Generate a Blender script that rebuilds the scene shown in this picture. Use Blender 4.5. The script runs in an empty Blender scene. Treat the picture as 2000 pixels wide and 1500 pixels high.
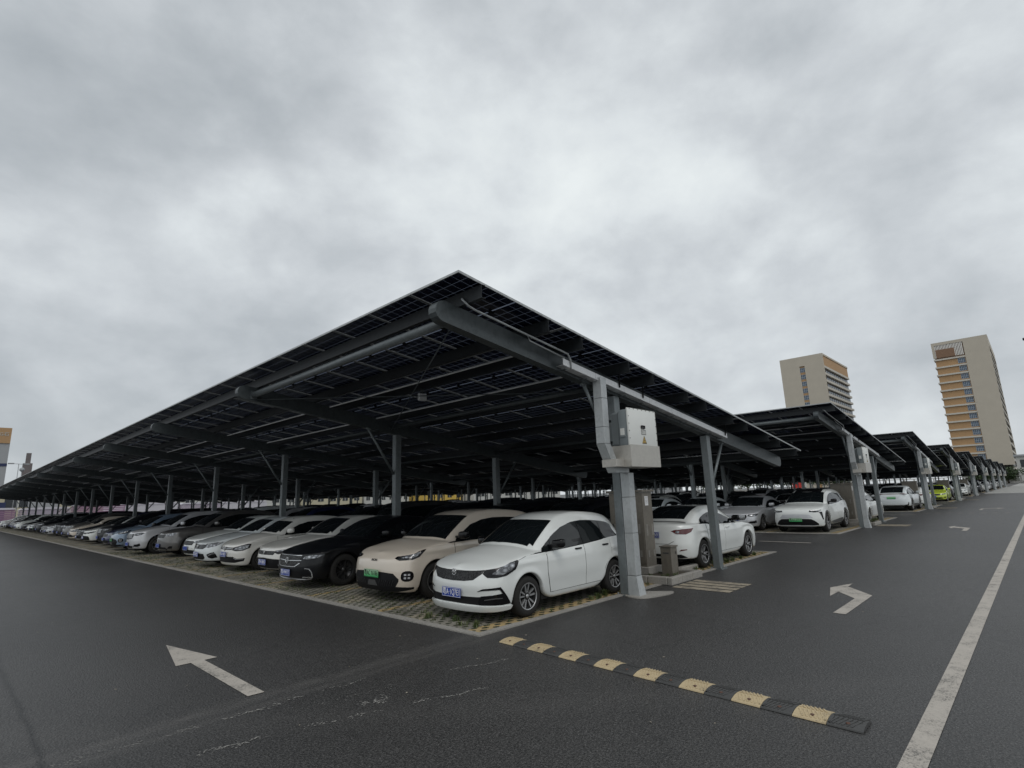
import bpy, bmesh, math, random
import numpy as np
from mathutils import Vector, Matrix
from mathutils.bvhtree import BVHTree
PI = math.pi
rnd = random.Random(7)
scene = bpy.context.scene
COL = scene.collection

# ------------------------------------------------------------------ helpers
KIDS = {}
def adopt(o, parent):
    o.parent = parent; KIDS.setdefault(parent.name, []).append(o)
def link(o, parent=None):
    COL.objects.link(o)
    if parent is not None: adopt(o, parent)
    return o

def tag(o, label=None, cat=None, group=None, kind=None):
    if label: o['label'] = label
    if cat: o['category'] = cat
    if group: o['group'] = group
    if kind: o['kind'] = kind
    return o

def empty(name, loc=(0, 0, 0), rz=0.0):
    o = bpy.data.objects.new(name, None)
    o.empty_display_size = 0.2
    o.location = loc
    o.rotation_euler = (0, 0, rz)
    return link(o)

def mesh_obj(name, me, mats, parent=None, smooth=False):
    if not isinstance(mats, (list, tuple)): mats = [mats]
    if list(me.materials) != list(mats):
        if len(me.materials): me.materials.clear()
        for m in mats: me.materials.append(m)
    if smooth:
        for p in me.polygons: p.use_smooth = True
    o = bpy.data.objects.new(name, me)
    return link(o, parent)

def bm_obj(name, bm, mats, parent=None, smooth=False, sharp=None):
    me = bpy.data.meshes.new(name)
    bmesh.ops.recalc_face_normals(bm, faces=bm.faces)
    bm.to_mesh(me); bm.free()
    o = mesh_obj(name, me, mats, parent, smooth)
    if smooth and sharp:
        me.set_sharp_from_angle(angle=sharp)
    return o

def copy_tree(o, parent=None):
    c = o.copy(); COL.objects.link(c)
    if parent is not None: adopt(c, parent)
    for ch in KIDS.get(o.name, ()): copy_tree(ch, c)
    return c

def pchip(pts, x):
    n = len(pts)
    if x <= pts[0][0]: return pts[0][1]
    if x >= pts[-1][0]: return pts[-1][1]
    i = 0
    while pts[i + 1][0] < x: i += 1
    def sl(k): return (pts[k + 1][1] - pts[k][1]) / (pts[k + 1][0] - pts[k][0])
    def tan(k):
        if k == 0: return sl(0)
        if k == n - 1: return sl(n - 2)
        a, b = sl(k - 1), sl(k)
        return 0.0 if a * b <= 0 else 2 * a * b / (a + b)
    h = pts[i + 1][0] - pts[i][0]; t = (x - pts[i][0]) / h
    m0, m1 = tan(i) * h, tan(i + 1) * h
    return ((2*t**3 - 3*t*t + 1) * pts[i][1] + (t**3 - 2*t*t + t) * m0 +
            (-2*t**3 + 3*t*t) * pts[i + 1][1] + (t**3 - t*t) * m1)

def box(bm, x0, x1, y0, y1, z0, z1, mi=0, mat=None):
    vs = [bm.verts.new((x, y, z)) for x in (x0, x1) for y in (y0, y1) for z in (z0, z1)]
    if mat is not None:
        for v in vs: v.co = mat @ v.co
    for f in ((0,1,3,2),(4,6,7,5),(0,4,5,1),(2,3,7,6),(0,2,6,4),(1,5,7,3)):
        fc = bm.faces.new([vs[k] for k in f]); fc.material_index = mi
    return vs

def rbox(bm, x0, x1, y0, y1, z0, z1, r=0.01, seg=2, mat=None, mi=0):
    b2 = bmesh.new(); box(b2, x0, x1, y0, y1, z0, z1)
    bmesh.ops.bevel(b2, geom=b2.edges[:], offset=r, segments=seg, affect='EDGES', profile=0.5)
    merge(bm, b2, mat, mi)

def merge(bm, b2, mat=None, mi=None):
    m = {}
    for v in b2.verts:
        m[v] = bm.verts.new(mat @ v.co if mat is not None else v.co)
    for f in b2.faces:
        try:
            nf = bm.faces.new([m[v] for v in f.verts])
            nf.material_index = f.material_index if mi is None else mi
            nf.smooth = f.smooth
        except ValueError: pass
    b2.free()

def tube(bm, pts, r, n=8, cap=True, mi=0):
    pts = [Vector(p) for p in pts]; rings = []
    for i, p in enumerate(pts):
        a = pts[max(i - 1, 0)]; b = pts[min(i + 1, len(pts) - 1)]
        d = (b - a).normalized()
        u = d.cross(Vector((0, 0, 1)))
        if u.length < 1e-3: u = d.cross(Vector((0, 1, 0)))
        u.normalize(); w = d.cross(u)
        rr = r[i] if isinstance(r, (list, tuple)) else r
        rings.append([bm.verts.new(p + (u * math.cos(2*PI*k/n) + w * math.sin(2*PI*k/n)) * rr) for k in range(n)])
    for A, B in zip(rings, rings[1:]):
        for k in range(n):
            f = bm.faces.new((A[k], A[(k+1) % n], B[(k+1) % n], B[k])); f.material_index = mi; f.smooth = True
    if cap:
        for R_ in (rings[0][::-1], rings[-1]):
            f = bm.faces.new(R_); f.material_index = mi

def prism(bm, poly, h0, h1, axis='z', mi=0):
    """extrude a 2D polygon along an axis"""
    def P(a, b, h):
        return {'z': (a, b, h), 'y': (a, h, b), 'x': (h, a, b)}[axis]
    A = [bm.verts.new(P(a, b, h0)) for a, b in poly]
    B = [bm.verts.new(P(a, b, h1)) for a, b in poly]
    n = len(poly)
    fs = [bm.faces.new(A[::-1]), bm.faces.new(B)]
    for k in range(n):
        fs.append(bm.faces.new((A[k], A[(k+1) % n], B[(k+1) % n], B[k])))
    for f in fs: f.material_index = mi

def lathe(bm, prof, n=32, axis='y', mi=0, c=(0, 0, 0)):
    """prof: (radius, offset along the axis)"""
    rings = []
    for r, h in prof:
        ring = []
        for k in range(n):
            a = 2*PI*k/n
            if axis == 'y': p = (c[0]+r*math.cos(a), c[1]+h, c[2]+r*math.sin(a))
            elif axis == 'z': p = (c[0]+r*math.cos(a), c[1]+r*math.sin(a), c[2]+h)
            else: p = (c[0]+h, c[1]+r*math.cos(a), c[2]+r*math.sin(a))
            ring.append(bm.verts.new(p))
        rings.append(ring)
    for A, B in zip(rings, rings[1:]):
        for k in range(n):
            f = bm.faces.new((A[k], A[(k+1) % n], B[(k+1) % n], B[k])); f.material_index = mi; f.smooth = True
    return rings

def smooth_poly(poly, it=2):
    for _ in range(it):
        out = []
        n = len(poly)
        for i in range(n):
            a, b = poly[i], poly[(i + 1) % n]
            out.append((a[0]*.75 + b[0]*.25, a[1]*.75 + b[1]*.25))
            out.append((a[0]*.25 + b[0]*.75, a[1]*.25 + b[1]*.75))
        poly = out
    return poly

# ------------------------------------------------------------------ materials
class NT:
    def __init__(s, name):
        s.m = bpy.data.materials.new(name); s.m.use_nodes = True
        s.t = s.m.node_tree; s.t.nodes.clear()
        s.out = s.t.nodes.new('ShaderNodeOutputMaterial')
    def n(s, typ, **kw):
        nd = s.t.nodes.new(typ)
        for k, v in kw.items():
            if k.startswith('i_'):
                nd.inputs[k[2:].replace('_', ' ')].default_value = v
            else: setattr(nd, k, v)
        return nd
    def l(s, a, b): s.t.links.new(a, b)
    def bsdf(s, col=(.5, .5, .5), rough=.5, metal=0., spec=.5, coat=0.):
        b = s.n('ShaderNodeBsdfPrincipled')
        b.inputs['Base Color'].default_value = (*col, 1)
        b.inputs['Roughness'].default_value = rough
        b.inputs['Metallic'].default_value = metal
        b.inputs['Specular IOR Level'].default_value = spec
        b.inputs['Coat Weight'].default_value = coat
        b.inputs['Coat Roughness'].default_value = .04
        s.l(b.outputs[0], s.out.inputs[0])
        return b
    def coord(s, kind='Object'):
        return s.n('ShaderNodeTexCoord').outputs[kind]
    def noise(s, vec, scale, detail=4, rough=.6, out='Fac'):
        nd = s.n('ShaderNodeTexNoise'); nd.inputs['Scale'].default_value = scale
        nd.inputs['Detail'].default_value = detail; nd.inputs['Roughness'].default_value = rough
        if vec is not None: s.l(vec, nd.inputs['Vector'])
        return nd.outputs[out]
    def ramp(s, fac, stops):
        nd = s.n('ShaderNodeValToRGB'); el = nd.color_ramp.elements
        while len(el) > 1: el.remove(el[0])
        el[0].position = stops[0][0]; c = stops[0][1]; el[0].color = (*c, 1) if isinstance(c, tuple) else (c, c, c, 1)
        for p, c in stops[1:]:
            e = el.new(p); e.color = (*c, 1) if isinstance(c, tuple) else (c, c, c, 1)
        s.l(fac, nd.inputs[0]); return nd.outputs[0]
    def math(s, op, a, b=None, c=None):
        nd = s.n('ShaderNodeMath', operation=op)
        for i, v in enumerate((a, b, c)):
            if v is None: continue
            if isinstance(v, (int, float)): nd.inputs[i].default_value = v
            else: s.l(v, nd.inputs[i])
        return nd.outputs[0]
    def mix(s, fac, a, b, typ='MIX'):
        nd = s.n('ShaderNodeMix', data_type='RGBA', blend_type=typ)
        for i, v in ((0, fac), (6, a), (7, b)):
            if isinstance(v, (int, float)): nd.inputs[i].default_value = v if i == 0 else (v, v, v, 1)
            elif isinstance(v, tuple): nd.inputs[i].default_value = (*v, 1)
            else: s.l(v, nd.inputs[i])
        return nd.outputs[2]
    def bump(s, h, strength=.3, dist=.01, b=None):
        nd = s.n('ShaderNodeBump'); nd.inputs['Strength'].default_value = strength
        nd.inputs['Distance'].default_value = dist
        s.l(h, nd.inputs['Height'])
        if b is not None: s.l(nd.outputs[0], b.inputs['Normal'])
        return nd.outputs[0]
    def xyz(s, vec):
        nd = s.n('ShaderNodeSeparateXYZ'); s.l(vec, nd.inputs[0]); return nd.outputs
    def mapping(s, vec, scale=(1, 1, 1), rot=(0, 0, 0), loc=(0, 0, 0)):
        nd = s.n('ShaderNodeMapping'); s.l(vec, nd.inputs[0])
        nd.inputs['Scale'].default_value = scale; nd.inputs['Rotation'].default_value = rot
        nd.inputs['Location'].default_value = loc
        return nd.outputs[0]

def simple(name, col, rough=.5, metal=0., var=.12, scale=6., spec=.5, bump=0., coat=0.):
    t = NT(name); b = t.bsdf(col, rough, metal, spec, coat)
    v = t.coord()
    f = t.noise(v, scale, 5, .65)
    c = t.mix(f, tuple(x*(1-var) for x in col), tuple(min(1, x*(1+var)) for x in col))
    t.l(c, b.inputs['Base Color'])
    if bump: t.bump(f, bump, .01, b)
    return t.m

def paint(name, col, metal=0., rough=.35, dust=.4, coat=1.0):
    """car paint: clear coat over the colour, thin dust lower down on the doors and sills"""
    t = NT(name); b = t.bsdf(col, rough, metal, .5 if coat > .6 else .25, coat)
    v = t.coord()
    z = t.xyz(v)[2]
    f = t.noise(v, 3.5, 6, .6)
    dirt = t.math('MULTIPLY', t.math('SUBTRACT', .62, z), t.math('MULTIPLY', f, dust))
    dirt = t.math('MAXIMUM', dirt, 0.0)
    c = t.mix(dirt, tuple(col), (.16, .15, .13))
    t.l(c, b.inputs['Base Color'])
    t.l(t.math('ADD', rough, t.math('MULTIPLY', f, .12)), b.inputs['Roughness'])
    t.l(t.math('ADD', .0, t.math('MULTIPLY', f, .05)), b.inputs['Coat Roughness'])
    b.inputs['Coat IOR'].default_value = 1.6
    return t.m

M = {}
def build_materials():
    M['white'] = paint('paint_white', (.74, .76, .74))
    M['white2'] = paint('paint_white_cool', (.66, .70, .71))
    M['pearl'] = paint('paint_pearl', (.68, .67, .63))
    M['beige'] = paint('paint_beige', (.65, .575, .485))
    M['black'] = paint('paint_black', (.003, .0035, .005), 0, .3, .03, .22)
    M['ink'] = paint('paint_ink', (.005, .006, .009), 0, .3, .06, .30)
    M['grey'] = paint('paint_grey', (.14, .135, .13), .6)
    M['dgrey'] = paint('paint_dark_grey', (.05, .052, .055), .5)
    M['silver'] = paint('paint_silver', (.56, .57, .59), .35)
    M['blue'] = paint('paint_blue', (.012, .018, .085), .3)
    M['lblue'] = paint('paint_grey_blue', (.20, .27, .36), .4)
    M['lime'] = paint('paint_lime', (.50, .62, .05))
    M['brown'] = paint('paint_brown', (.10, .075, .06), .4)
    M['red'] = paint('paint_red', (.30, .02, .02))
    M['glass'] = simple('tinted_glass', (.006, .008, .009), .06, 0, .2, 1.5, .5)
    M['trim'] = simple('black_plastic', (.008, .008, .009), .6, 0, .3, 20, .2)
    M['gloss'] = simple('gloss_black', (.005, .005, .006), .15, 0, .3, 10, .35)
    M['grille'] = grille_mat()
    M['clad'] = simple('grey_plastic', (.06, .06, .06), .6, 0, .2, 20)
    M['rubber'] = simple('tyre_rubber', (.022, .021, .02), .8, 0, .3, 14, .3)
    M['alloy'] = simple('alloy_metal', (.45, .45, .45), .35, .8, .1, 12)
    M['dalloy'] = simple('dark_alloy', (.05, .05, .052), .35, .6, .2, 12)
    M['chrome'] = simple('chrome', (.60, .61, .62), .2, .75, .08, 8)
    M['lamp'] = lamp_mat()
    M['tail'] = simple('tail_lamp_red', (.085, .004, .005), .12, 0, .3, 25, .6, 0, .5)
    M['pblue'] = simple('plate_blue', (.006, .042, .30), .4, 0, .1, 8)
    M['pgreen'] = green_plate()
    M['pwhite'] = simple('plate_white_ink', (.78, .78, .78), .5, 0, .05)
    M['pblack'] = simple('plate_black_ink', (.01, .012, .01), .5, 0, .05)
    M['steel'] = galv('painted_steel', (.070, .082, .086), .42, .25)
    M['column'] = galv('column_steel', (.17, .19, .195), .42, .3, .2)
    M['steel_shade'] = galv('purlin_steel_shaded', (.022, .026, .029), .45, .2)  # darker copy of the steel: shade under the roof put into its colour
    M['galv'] = galv('galvanised_sheet', (.45, .47, .475), .42, .35, .16)
    M['galv2'] = galv('galvanised_tray', (.66, .67, .68), .40, .2, .10)
    M['frame'] = galv('aluminium_frame', (.36, .37, .37), .40, .4)
    M['panel'] = panel_mat()
    M['invw'] = simple('inverter_white', (.74, .75, .72), .45, 0, .05, 4)
    M['invg'] = simple('inverter_grey', (.23, .26, .27), .5, 0, .08, 5)
    M['shroud'] = galv('stainless_shroud', (.47, .45, .41), .38, .35, .10)
    M['cab'] = galv('cabinet_stainless', (.20, .18, .15), .42, .4, .18)
    M['dark'] = simple('dark_void', (.01, .01, .01), .9, 0, .1)
    M['conc'] = concrete('concrete_kerb', (.30, .285, .26))
    M['concL'] = concrete('concrete_light', (.42, .41, .385))
    M['yellow'] = worn('worn_yellow_paint', (.55, .38, .11), (.18, .165, .14), .50)
    M['yrub'] = worn('rubber_yellow', (.54, .43, .26), (.14, .12, .09), .475)
    M['krub'] = simple('rubber_black', (.056, .056, .055), .65, 0, .35, 30)
    M['wpaint'] = worn('road_paint', (.48, .44, .39), (.12, .115, .105), .495)
    M['tan'] = worn('faded_tan_paint', (.40, .345, .26), (.12, .11, .095), .52)
    M['soil'] = simple('soil', (.06, .05, .036), .95, 0, .4, 12)
    M['leaf'] = leafmat('leaf_grass', (.035, .06, .014), (.10, .12, .035))
    M['tleaf'] = leafmat('leaf_tree', (.018, .038, .012), (.05, .08, .025))
    M['bark'] = simple('bark', (.07, .055, .04), .9, 0, .3, 8)

def leafmat(name, a, b_):
    t = NT(name); b = t.bsdf(a, .6); f = t.noise(t.coord(), 9, 3)
    t.l(t.ramp(f, [(.35, a), (.65, b_)]), b.inputs['Base Color']); return t.m

def grille_mat():
    t = NT('mesh_grille'); b = t.bsdf((.01, .01, .01), .35)
    v = t.mapping(t.coord(), (1, 1, 1))
    vo = t.n('ShaderNodeTexVoronoi'); vo.inputs['Scale'].default_value = 32; t.l(v, vo.inputs['Vector'])
    c = t.ramp(vo.outputs['Distance'], [(.25, (.002, .002, .002)), (.6, (.014, .014, .015))])
    t.l(c, b.inputs['Base Color']); t.bump(vo.outputs['Distance'], .8, .02, b); return t.m

def lamp_mat():
    t = NT('headlamp'); b = t.bsdf((.3, .3, .3), .08, .6, .8, 1.)
    v = t.mapping(t.coord(), (1, 1, 1.6))
    vo = t.n('ShaderNodeTexVoronoi'); vo.inputs['Scale'].default_value = 9; t.l(v, vo.inputs['Vector'])
    c = t.ramp(vo.outputs['Distance'], [(.0, (.75, .77, .8)), (.25, (.3, .31, .33)), (.55, (.04, .04, .045)), (.8, (.25, .26, .27))])
    t.l(c, b.inputs['Base Color']); t.bump(vo.outputs['Distance'], .5, .02, b); return t.m

def green_plate():
    t = NT('plate_green'); b = t.bsdf((.03, .4, .12), .4)
    z = t.xyz(t.coord())[2]
    f = t.math('MULTIPLY_ADD', z, 7.0, .5)
    t.l(t.ramp(f, [(.05, (.02, .38, .10)), (.95, (.42, .62, .42))]), b.inputs['Base Color']); return t.m

def galv(name, col, rough, metal, var=.3):
    t = NT(name); b = t.bsdf(col, rough, metal)
    v = t.coord()
    a = t.noise(t.mapping(v, (6, 6, .9)), 3, 6, .7)
    vo = t.n('ShaderNodeTexVoronoi'); vo.inputs['Scale'].default_value = 18; t.l(v, vo.inputs['Vector'])
    f = t.math('ADD', t.math('MULTIPLY', a, .75), t.math('MULTIPLY', t.xyz(vo.outputs['Color'])[0], .25))
    t.l(t.ramp(f, [(.25, tuple(x*(1-var) for x in col)), (.5, col), (.8, tuple(min(1, x*(1+var*.8)) for x in col))]), b.inputs['Base Color'])
    t.l(t.math('MULTIPLY_ADD', a, .25, rough-.12), b.inputs['Roughness'])
    return t.m

def concrete(name, col):
    t = NT(name); b = t.bsdf(col, .9)
    v = t.coord()
    f = t.noise(v, 1.7, 8, .7); g = t.noise(v, 40, 3, .6)
    c = t.ramp(f, [(.28, tuple(x*.55 for x in col)), (.5, col), (.75, tuple(min(1, x*1.2) for x in col))])
    c = t.mix(.35, c, t.ramp(g, [(.3, tuple(x*.5 for x in col)), (.7, tuple(min(1, x*1.3) for x in col))]))
    t.l(c, b.inputs['Base Color']); t.bump(g, .5, .01, b); return t.m

def worn(name, col, under, thr):
    t = NT(name); b = t.bsdf(col, .75)
    v = t.coord()
    f = t.noise(v, 3.2, 8, .78); g = t.noise(v, 70, 4, .7)
    m = t.math('ADD', t.math('MULTIPLY', f, .6), t.math('MULTIPLY', g, .4))
    c = t.ramp(m, [(thr-.10, under), (thr-.015, tuple(x*.85 for x in col)), (thr+.16, col)])
    t.l(c, b.inputs['Base Color']); t.bump(g, .35, .006, b); return t.m

def panel_mat():
    """bifacial module from below: dark cells, see-through gaps between them (local x along 2.3 m, y along 1.13 m)"""
    t = NT('solar_laminate')
    v = t.coord('UV'); X, Y, _ = t.xyz(v)
    def line(c, n, w):
        fr = t.math('FRACT', t.math('MULTIPLY', c, n))
        d = t.math('ABSOLUTE', t.math('SUBTRACT', fr, .5))
        return t.math('GREATER_THAN', d, .5 - w)
    lx = line(X, 12, .013); ly = line(Y, 6, .011)
    mid = t.math('LESS_THAN', t.math('ABSOLUTE', t.math('SUBTRACT', X, .5)), .006)
    f = t.math('MAXIMUM', t.math('MAXIMUM', lx, ly), mid)
    cell = t.n('ShaderNodeBsdfPrincipled'); cell.inputs['Roughness'].default_value = .22
    nz = t.noise(t.coord(), .8, 2)
    t.l(t.ramp(nz, [(.3, (.004, .006, .022)), (.7, (.007, .010, .038))]), cell.inputs['Base Color'])
    tr = t.n('ShaderNodeBsdfTransparent'); tr.inputs[0].default_value = (.085, .095, .12, 1)
    mx = t.n('ShaderNodeMixShader'); t.l(f, mx.inputs[0]); t.l(cell.outputs[0], mx.inputs[1]); t.l(tr.outputs[0], mx.inputs[2])
    t.l(mx.outputs[0], t.out.inputs[0]); return t.m
# ------------------------------------------------------------------ cars
# local car frame: x runs from the nose (0) to the tail (L), y across, z up
class Car:
    def __init__(s, d):
        s.__dict__.update(d)
        s.W2 = s.W / 2
        s.build_body()

    # plan / side curves -------------------------------------------------
    def xf(s, z): return pchip(s.nose, z)
    def xr(s, z): return s.L - pchip(s.rear, z)
    def wz(s, z):
        return s.W2 * pchip([(.12, .90), (.25, .955), (.38, .982), (.55, 1.), (.72, .995), (.85, .975), (1.0, .945), (1.2, .90)], z)
    def wx(s, x):
        # slight barrel of the flanks plus the fenders
        w = 1 - .030 * ((x / s.L - .5) * 2) ** 4
        return w
    def flare(s, x, z):
        o = 0
        for xw in (s.x1, s.x2):
            r = math.hypot(x - xw, (z - s.R) * 1.05)
            o += s.fl * math.exp(-((r - s.Ra - .015) / .075) ** 2)
        return o
    def crease(s, x, z):
        zc = s.crz + .03 * (x / s.L)
        return s.cr * math.exp(-((z - zc) / .035) ** 2) - .012 * math.exp(-((z - .42) / .09) ** 2) * (1 if s.x1 + s.Ra < x < s.x2 - s.Ra else 0)
    def zs(s, x): return pchip(s.shoulder, x)
    def ztop(s, x): return pchip(s.deck, x)
    def y_side(s, x, z):
        return s.wz(z) * s.wx(x) + s.flare(x, z) + s.crease(x, z)
    def outline(s, c, z):
        """c: ('f', a) nose column, ('s', x) flank column, ('r', a) tail column"""
        k, v = c
        if k == 's': return Vector((v, s.y_side(v, z), z))
        if k == 'f':
            X0 = s.xA; x0 = s.xf(z); n = s.nf
            y = s.y_side(X0, z) * math.sin(v) ** (2 / n)
            x = x0 + (X0 - x0) * (1 - max(math.cos(v), 0) ** (2 / n))
            return Vector((x, y, z))
        X1 = s.xB; x1 = s.xr(z); n = s.nr
        y = s.y_side(X1, z) * math.sin(v) ** (2 / n)
        x = x1 - (x1 - X1) * (1 - max(math.cos(v), 0) ** (2 / n))
        return Vector((x, y, z))

    def build_body(s):
        s.xA = s.x1 - s.Ra - .02
        s.xB = s.x2 + s.Ra + .02
        # columns
        cols = [('f', a) for a in np.linspace(0, PI / 2, 12)[:-1]]
        xs = set([s.xA, s.xB])
        for xw in (s.x1, s.x2):
            for k in range(13):
                xs.add(round(xw - s.Ra * math.cos(PI * k / 12), 4))
        a, b = s.x1 + s.Ra, s.x2 - s.Ra
        for k in range(1, 9): xs.add(round(a + (b - a) * k / 9, 4))
        xs = sorted(xs)
        sc = []
        for x in xs:
            sc.append(('s', x))
        cols += sc + [('r', a) for a in np.linspace(PI / 2, 0, 11)[1:]]
        zref = .7
        bm = bmesh.new()
        NV = 11; NR = 6
        grid = []
        for c in cols:
            p = s.outline(c, zref)
            top = s.zs(p.x)
            lip = s.lipf if p.x < s.xA + .01 else (s.lipr if p.x > s.xB - .01 else s.sill)
            bz = lip
            for xw in (s.x1, s.x2):
                d = abs(p.x - xw)
                if c[0] == 's' and d <= s.Ra + 1e-4:
                    bz = max(lip, s.R + math.sqrt(max(0, s.Ra ** 2 - d * d)))
            col = []
            q = s.outline(c, bz)
            inn = Vector((q.x + (.07 if c[0] == 'f' else -.07 if c[0] == 'r' else 0) * math.cos(c[1] if c[0] != 's' else 0), q.y * (1 if c[0] == 's' else .95) - (.07 if c[0] == 's' else 0), bz + (.0 if c[0] == 's' else .01)))
            if q.y < 1e-4: inn.y = 0
            col.append(inn)
            for k in range(NV + 1):
                z = bz + (top - bz) * (k / NV)
                col.append(s.outline(c, z))
            e = col[-1]
            # over the bonnet / deck to the centre line
            y = e.y; W = s.y_side(min(max(e.x, s.xA), s.xB), top)
            if c[0] == 'f': xs_ = e.x + .22 * (1 - (y / W) ** 2) * math.sin(c[1] * 1.0 + .0) ** .5 * 1.0 + .02
            elif c[0] == 'r': xs_ = e.x - .16 * (1 - (y / W) ** 2) - .02
            else: xs_ = e.x
            zc = s.ztop(xs_)
            for k in range(1, NR + 1):
                r = k / NR
                yy = y * (1 - r)
                col.append(Vector((e.x + (xs_ - e.x) * math.sin(r * PI / 2), yy, top + (zc - top) * (1 - (1 - r) ** 2.2))))
            grid.append(col)
        V = [[bm.verts.new(p) for p in col] for col in grid]
        # arch legs: vertical drop where an arch meets the sill
        for A, B in zip(V, V[1:]):
            for k in range(len(A) - 1):
                try: bm.faces.new((A[k], B[k], B[k + 1], A[k + 1]))
                except ValueError: pass
        # greenhouse ------------------------------------------------------
        xa, xb = s.roof[0][0], s.roof[-1][0]
        s.ga, s.gb = xa, xb
        NX = 34; NS = 5; NT_ = 8
        G = []
        for i in range(NX + 1):
            x = xa + (xb - xa) * i / NX
            G.append(s.gsec(x, NS, NT_))
        GV = [[bm.verts.new(p) for p in g] for g in G]
        for A, B in zip(GV, GV[1:]):
            for k in range(len(A) - 1):
                bm.faces.new((A[k], B[k], B[k + 1], A[k + 1]))
        # mirror half
        geom = bm.verts[:] + bm.edges[:] + bm.faces[:]
        r = bmesh.ops.duplicate(bm, geom=geom)
        nv = [g for g in r['geom'] if isinstance(g, bmesh.types.BMVert)]
        for v in nv: v.co.y *= -1
        nf = [g for g in r['geom'] if isinstance(g, bmesh.types.BMFace)]
        bmesh.ops.reverse_faces(bm, faces=nf)
        bmesh.ops.remove_doubles(bm, verts=bm.verts, dist=.0004)
        bmesh.ops.recalc_face_normals(bm, faces=bm.faces)
        me = bpy.data.meshes.new('body')
        bm.to_mesh(me)
        o = bpy.data.objects.new('body', me); COL.objects.link(o)
        md = o.modifiers.new('s', 'SUBSURF'); md.levels = 1; md.render_levels = 1
        dg = bpy.context.evaluated_depsgraph_get()
        me2 = bpy.data.meshes.new_from_object(o.evaluated_get(dg))
        bpy.data.objects.remove(o); bpy.data.meshes.remove(me)
        me2.name = 'body'
        for p in me2.polygons: p.use_smooth = True
        s.body_me = me2
        b2 = bmesh.new(); b2.from_mesh(me2)
        s.bvh = BVHTree.FromBMesh(b2); b2.free(); bm.free()
        # arc length tables at the reference height for nose and tail
        s.tab = {}
        for key, X in (('f', s.xA), ('r', s.xB)):
            L = [(0., (key, 0.))]; p0 = s.outline((key, 0.), zref); acc = 0
            for a in np.linspace(0, PI / 2, 60)[1:]:
                p = s.outline((key, a), zref); acc += (p - p0).length; p0 = p; L.append((acc, (key, a)))
            for k in range(1, 50):
                x = X + (.02 * k if key == 'f' else -.02 * k)
                p = s.outline(('s', x), zref); acc += (p - p0).length; p0 = p; L.append((acc, ('s', x)))
            s.tab[key] = L

    def roofz(s, x, y):
        b = s.bow
        # windscreen and back glass bow: the corners lag behind the middle
        q = (abs(y) / s.W2) ** 2
        xm = (s.ga + s.gb) / 2
        xx = x - b * q if x < xm else x + s.bowr * q
        return pchip(s.roof, min(max(xx, s.ga), s.gb)) - s.crown * q
    def deckz(s, x, y):
        zs_ = s.zs(x); ye = s.y_side(min(max(x, s.xA), s.xB), zs_)
        return zs_ + (s.ztop(x) - zs_) * (1 - min(1, abs(y) / ye) ** 2.2)
    def emerge(s, y, rev=False):
        """x at which the glasshouse rises out of the bonnet (or sinks into the boot)"""
        x = s.gb - .01 if rev else s.ga + .01
        while s.ga < x < s.gb and s.roofz(x, y) < s.deckz(x, y) + .022: x += -.01 if rev else .01
        return x
    def belt(s, x): return s.zs(x) - .03
    def wbelt(s, x):
        w = s.y_side(min(max(x, s.xA), s.xB), s.zs(x)) - .035
        return w * min(1, pchip([(s.ga - .01, .80), (s.ga + .45, 1.0), (s.gb - .6, 1.0), (s.gb, s.tailw)], x))
    def gsec(s, x, NS, NT_):
        zb = s.belt(x); wb = s.wbelt(x)
        h = max(pchip(s.roof, x) - zb, .0)
        wr = wb - s.tumble * h
        ze = max(s.roofz(x, wr), zb + .002)
        pts = []
        for k in range(NS):
            t = k / NS
            y = wb + (wr - wb) * t + .018 * math.sin(PI * t) * min(1, h / .3)
            pts.append(Vector((x, y, zb + (ze - .03 * min(1, h / .3) - zb) * t)))
        for k in range(NT_ + 1):
            t = k / NT_
            y = wr * (1 - t) * (1 if k else 1)
            z = max(s.roofz(x, y), zb + .002)
            if k == 0: y -= .012; z -= .008 * min(1, h / .3)
            pts.append(Vector((x, max(y, 0), z)))
        pts[-1].y = 0
        return pts

    # ---- projected panels --------------------------------------------
    def patch(s, poly, view, off=.004, side=1, grid=.07, thick=.012):
        bm = bmesh.new()
        vs = [bm.verts.new((a, b, 0)) for a, b in poly]
        bm.faces.new(vs)
        a0, a1 = min(p[0] for p in poly), max(p[0] for p in poly)
        b0, b1 = min(p[1] for p in poly), max(p[1] for p in poly)
        g = grid
        for ax, lo, hi in ((0, a0, a1), (1, b0, b1)):
            n = max(2, int((hi - lo) / g) + 1)
            for k in range(1, n):
                c = lo + (hi - lo) * k / n
                co = Vector((c, 0, 0)) if ax == 0 else Vector((0, c, 0))
                no = Vector((1, 0, 0)) if ax == 0 else Vector((0, 1, 0))
                bmesh.ops.bisect_plane(bm, geom=bm.verts[:] + bm.edges[:] + bm.faces[:], plane_co=co, plane_no=no)
        dirs = {}
        last = None
        for v in bm.verts:
            a, b = v.co.x, v.co.y
            o, d = s.rayfor(a, b, view, side)
            hit = s.bvh.ray_cast(o, d, 3.0)
            if hit[0] is None:
                n = s.bvh.find_nearest(o + d * (.25 if view in 'OQ' else 5 - s.W2 if view == 'S' else .5))
                p, no = n[0], n[1]
            else: p, no = hit[0], hit[1]
            if no.dot(d) > 0: no = -no
            v.co = p + no * off
            dirs[v] = no
        bnd = [e for e in bm.edges if e.is_boundary]
        r = bmesh.ops.extrude_edge_only(bm, edges=bnd)
        nv = [g_ for g_ in r['geom'] if isinstance(g_, bmesh.types.BMVert)]
        mp = {}
        for e in bm.edges:
            va, vb = e.verts
            if va in dirs and vb not in dirs and (va.co - vb.co).length < 1e-7: mp[vb] = dirs[va]
            if vb in dirs and va not in dirs and (va.co - vb.co).length < 1e-7: mp[va] = dirs[vb]
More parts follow.
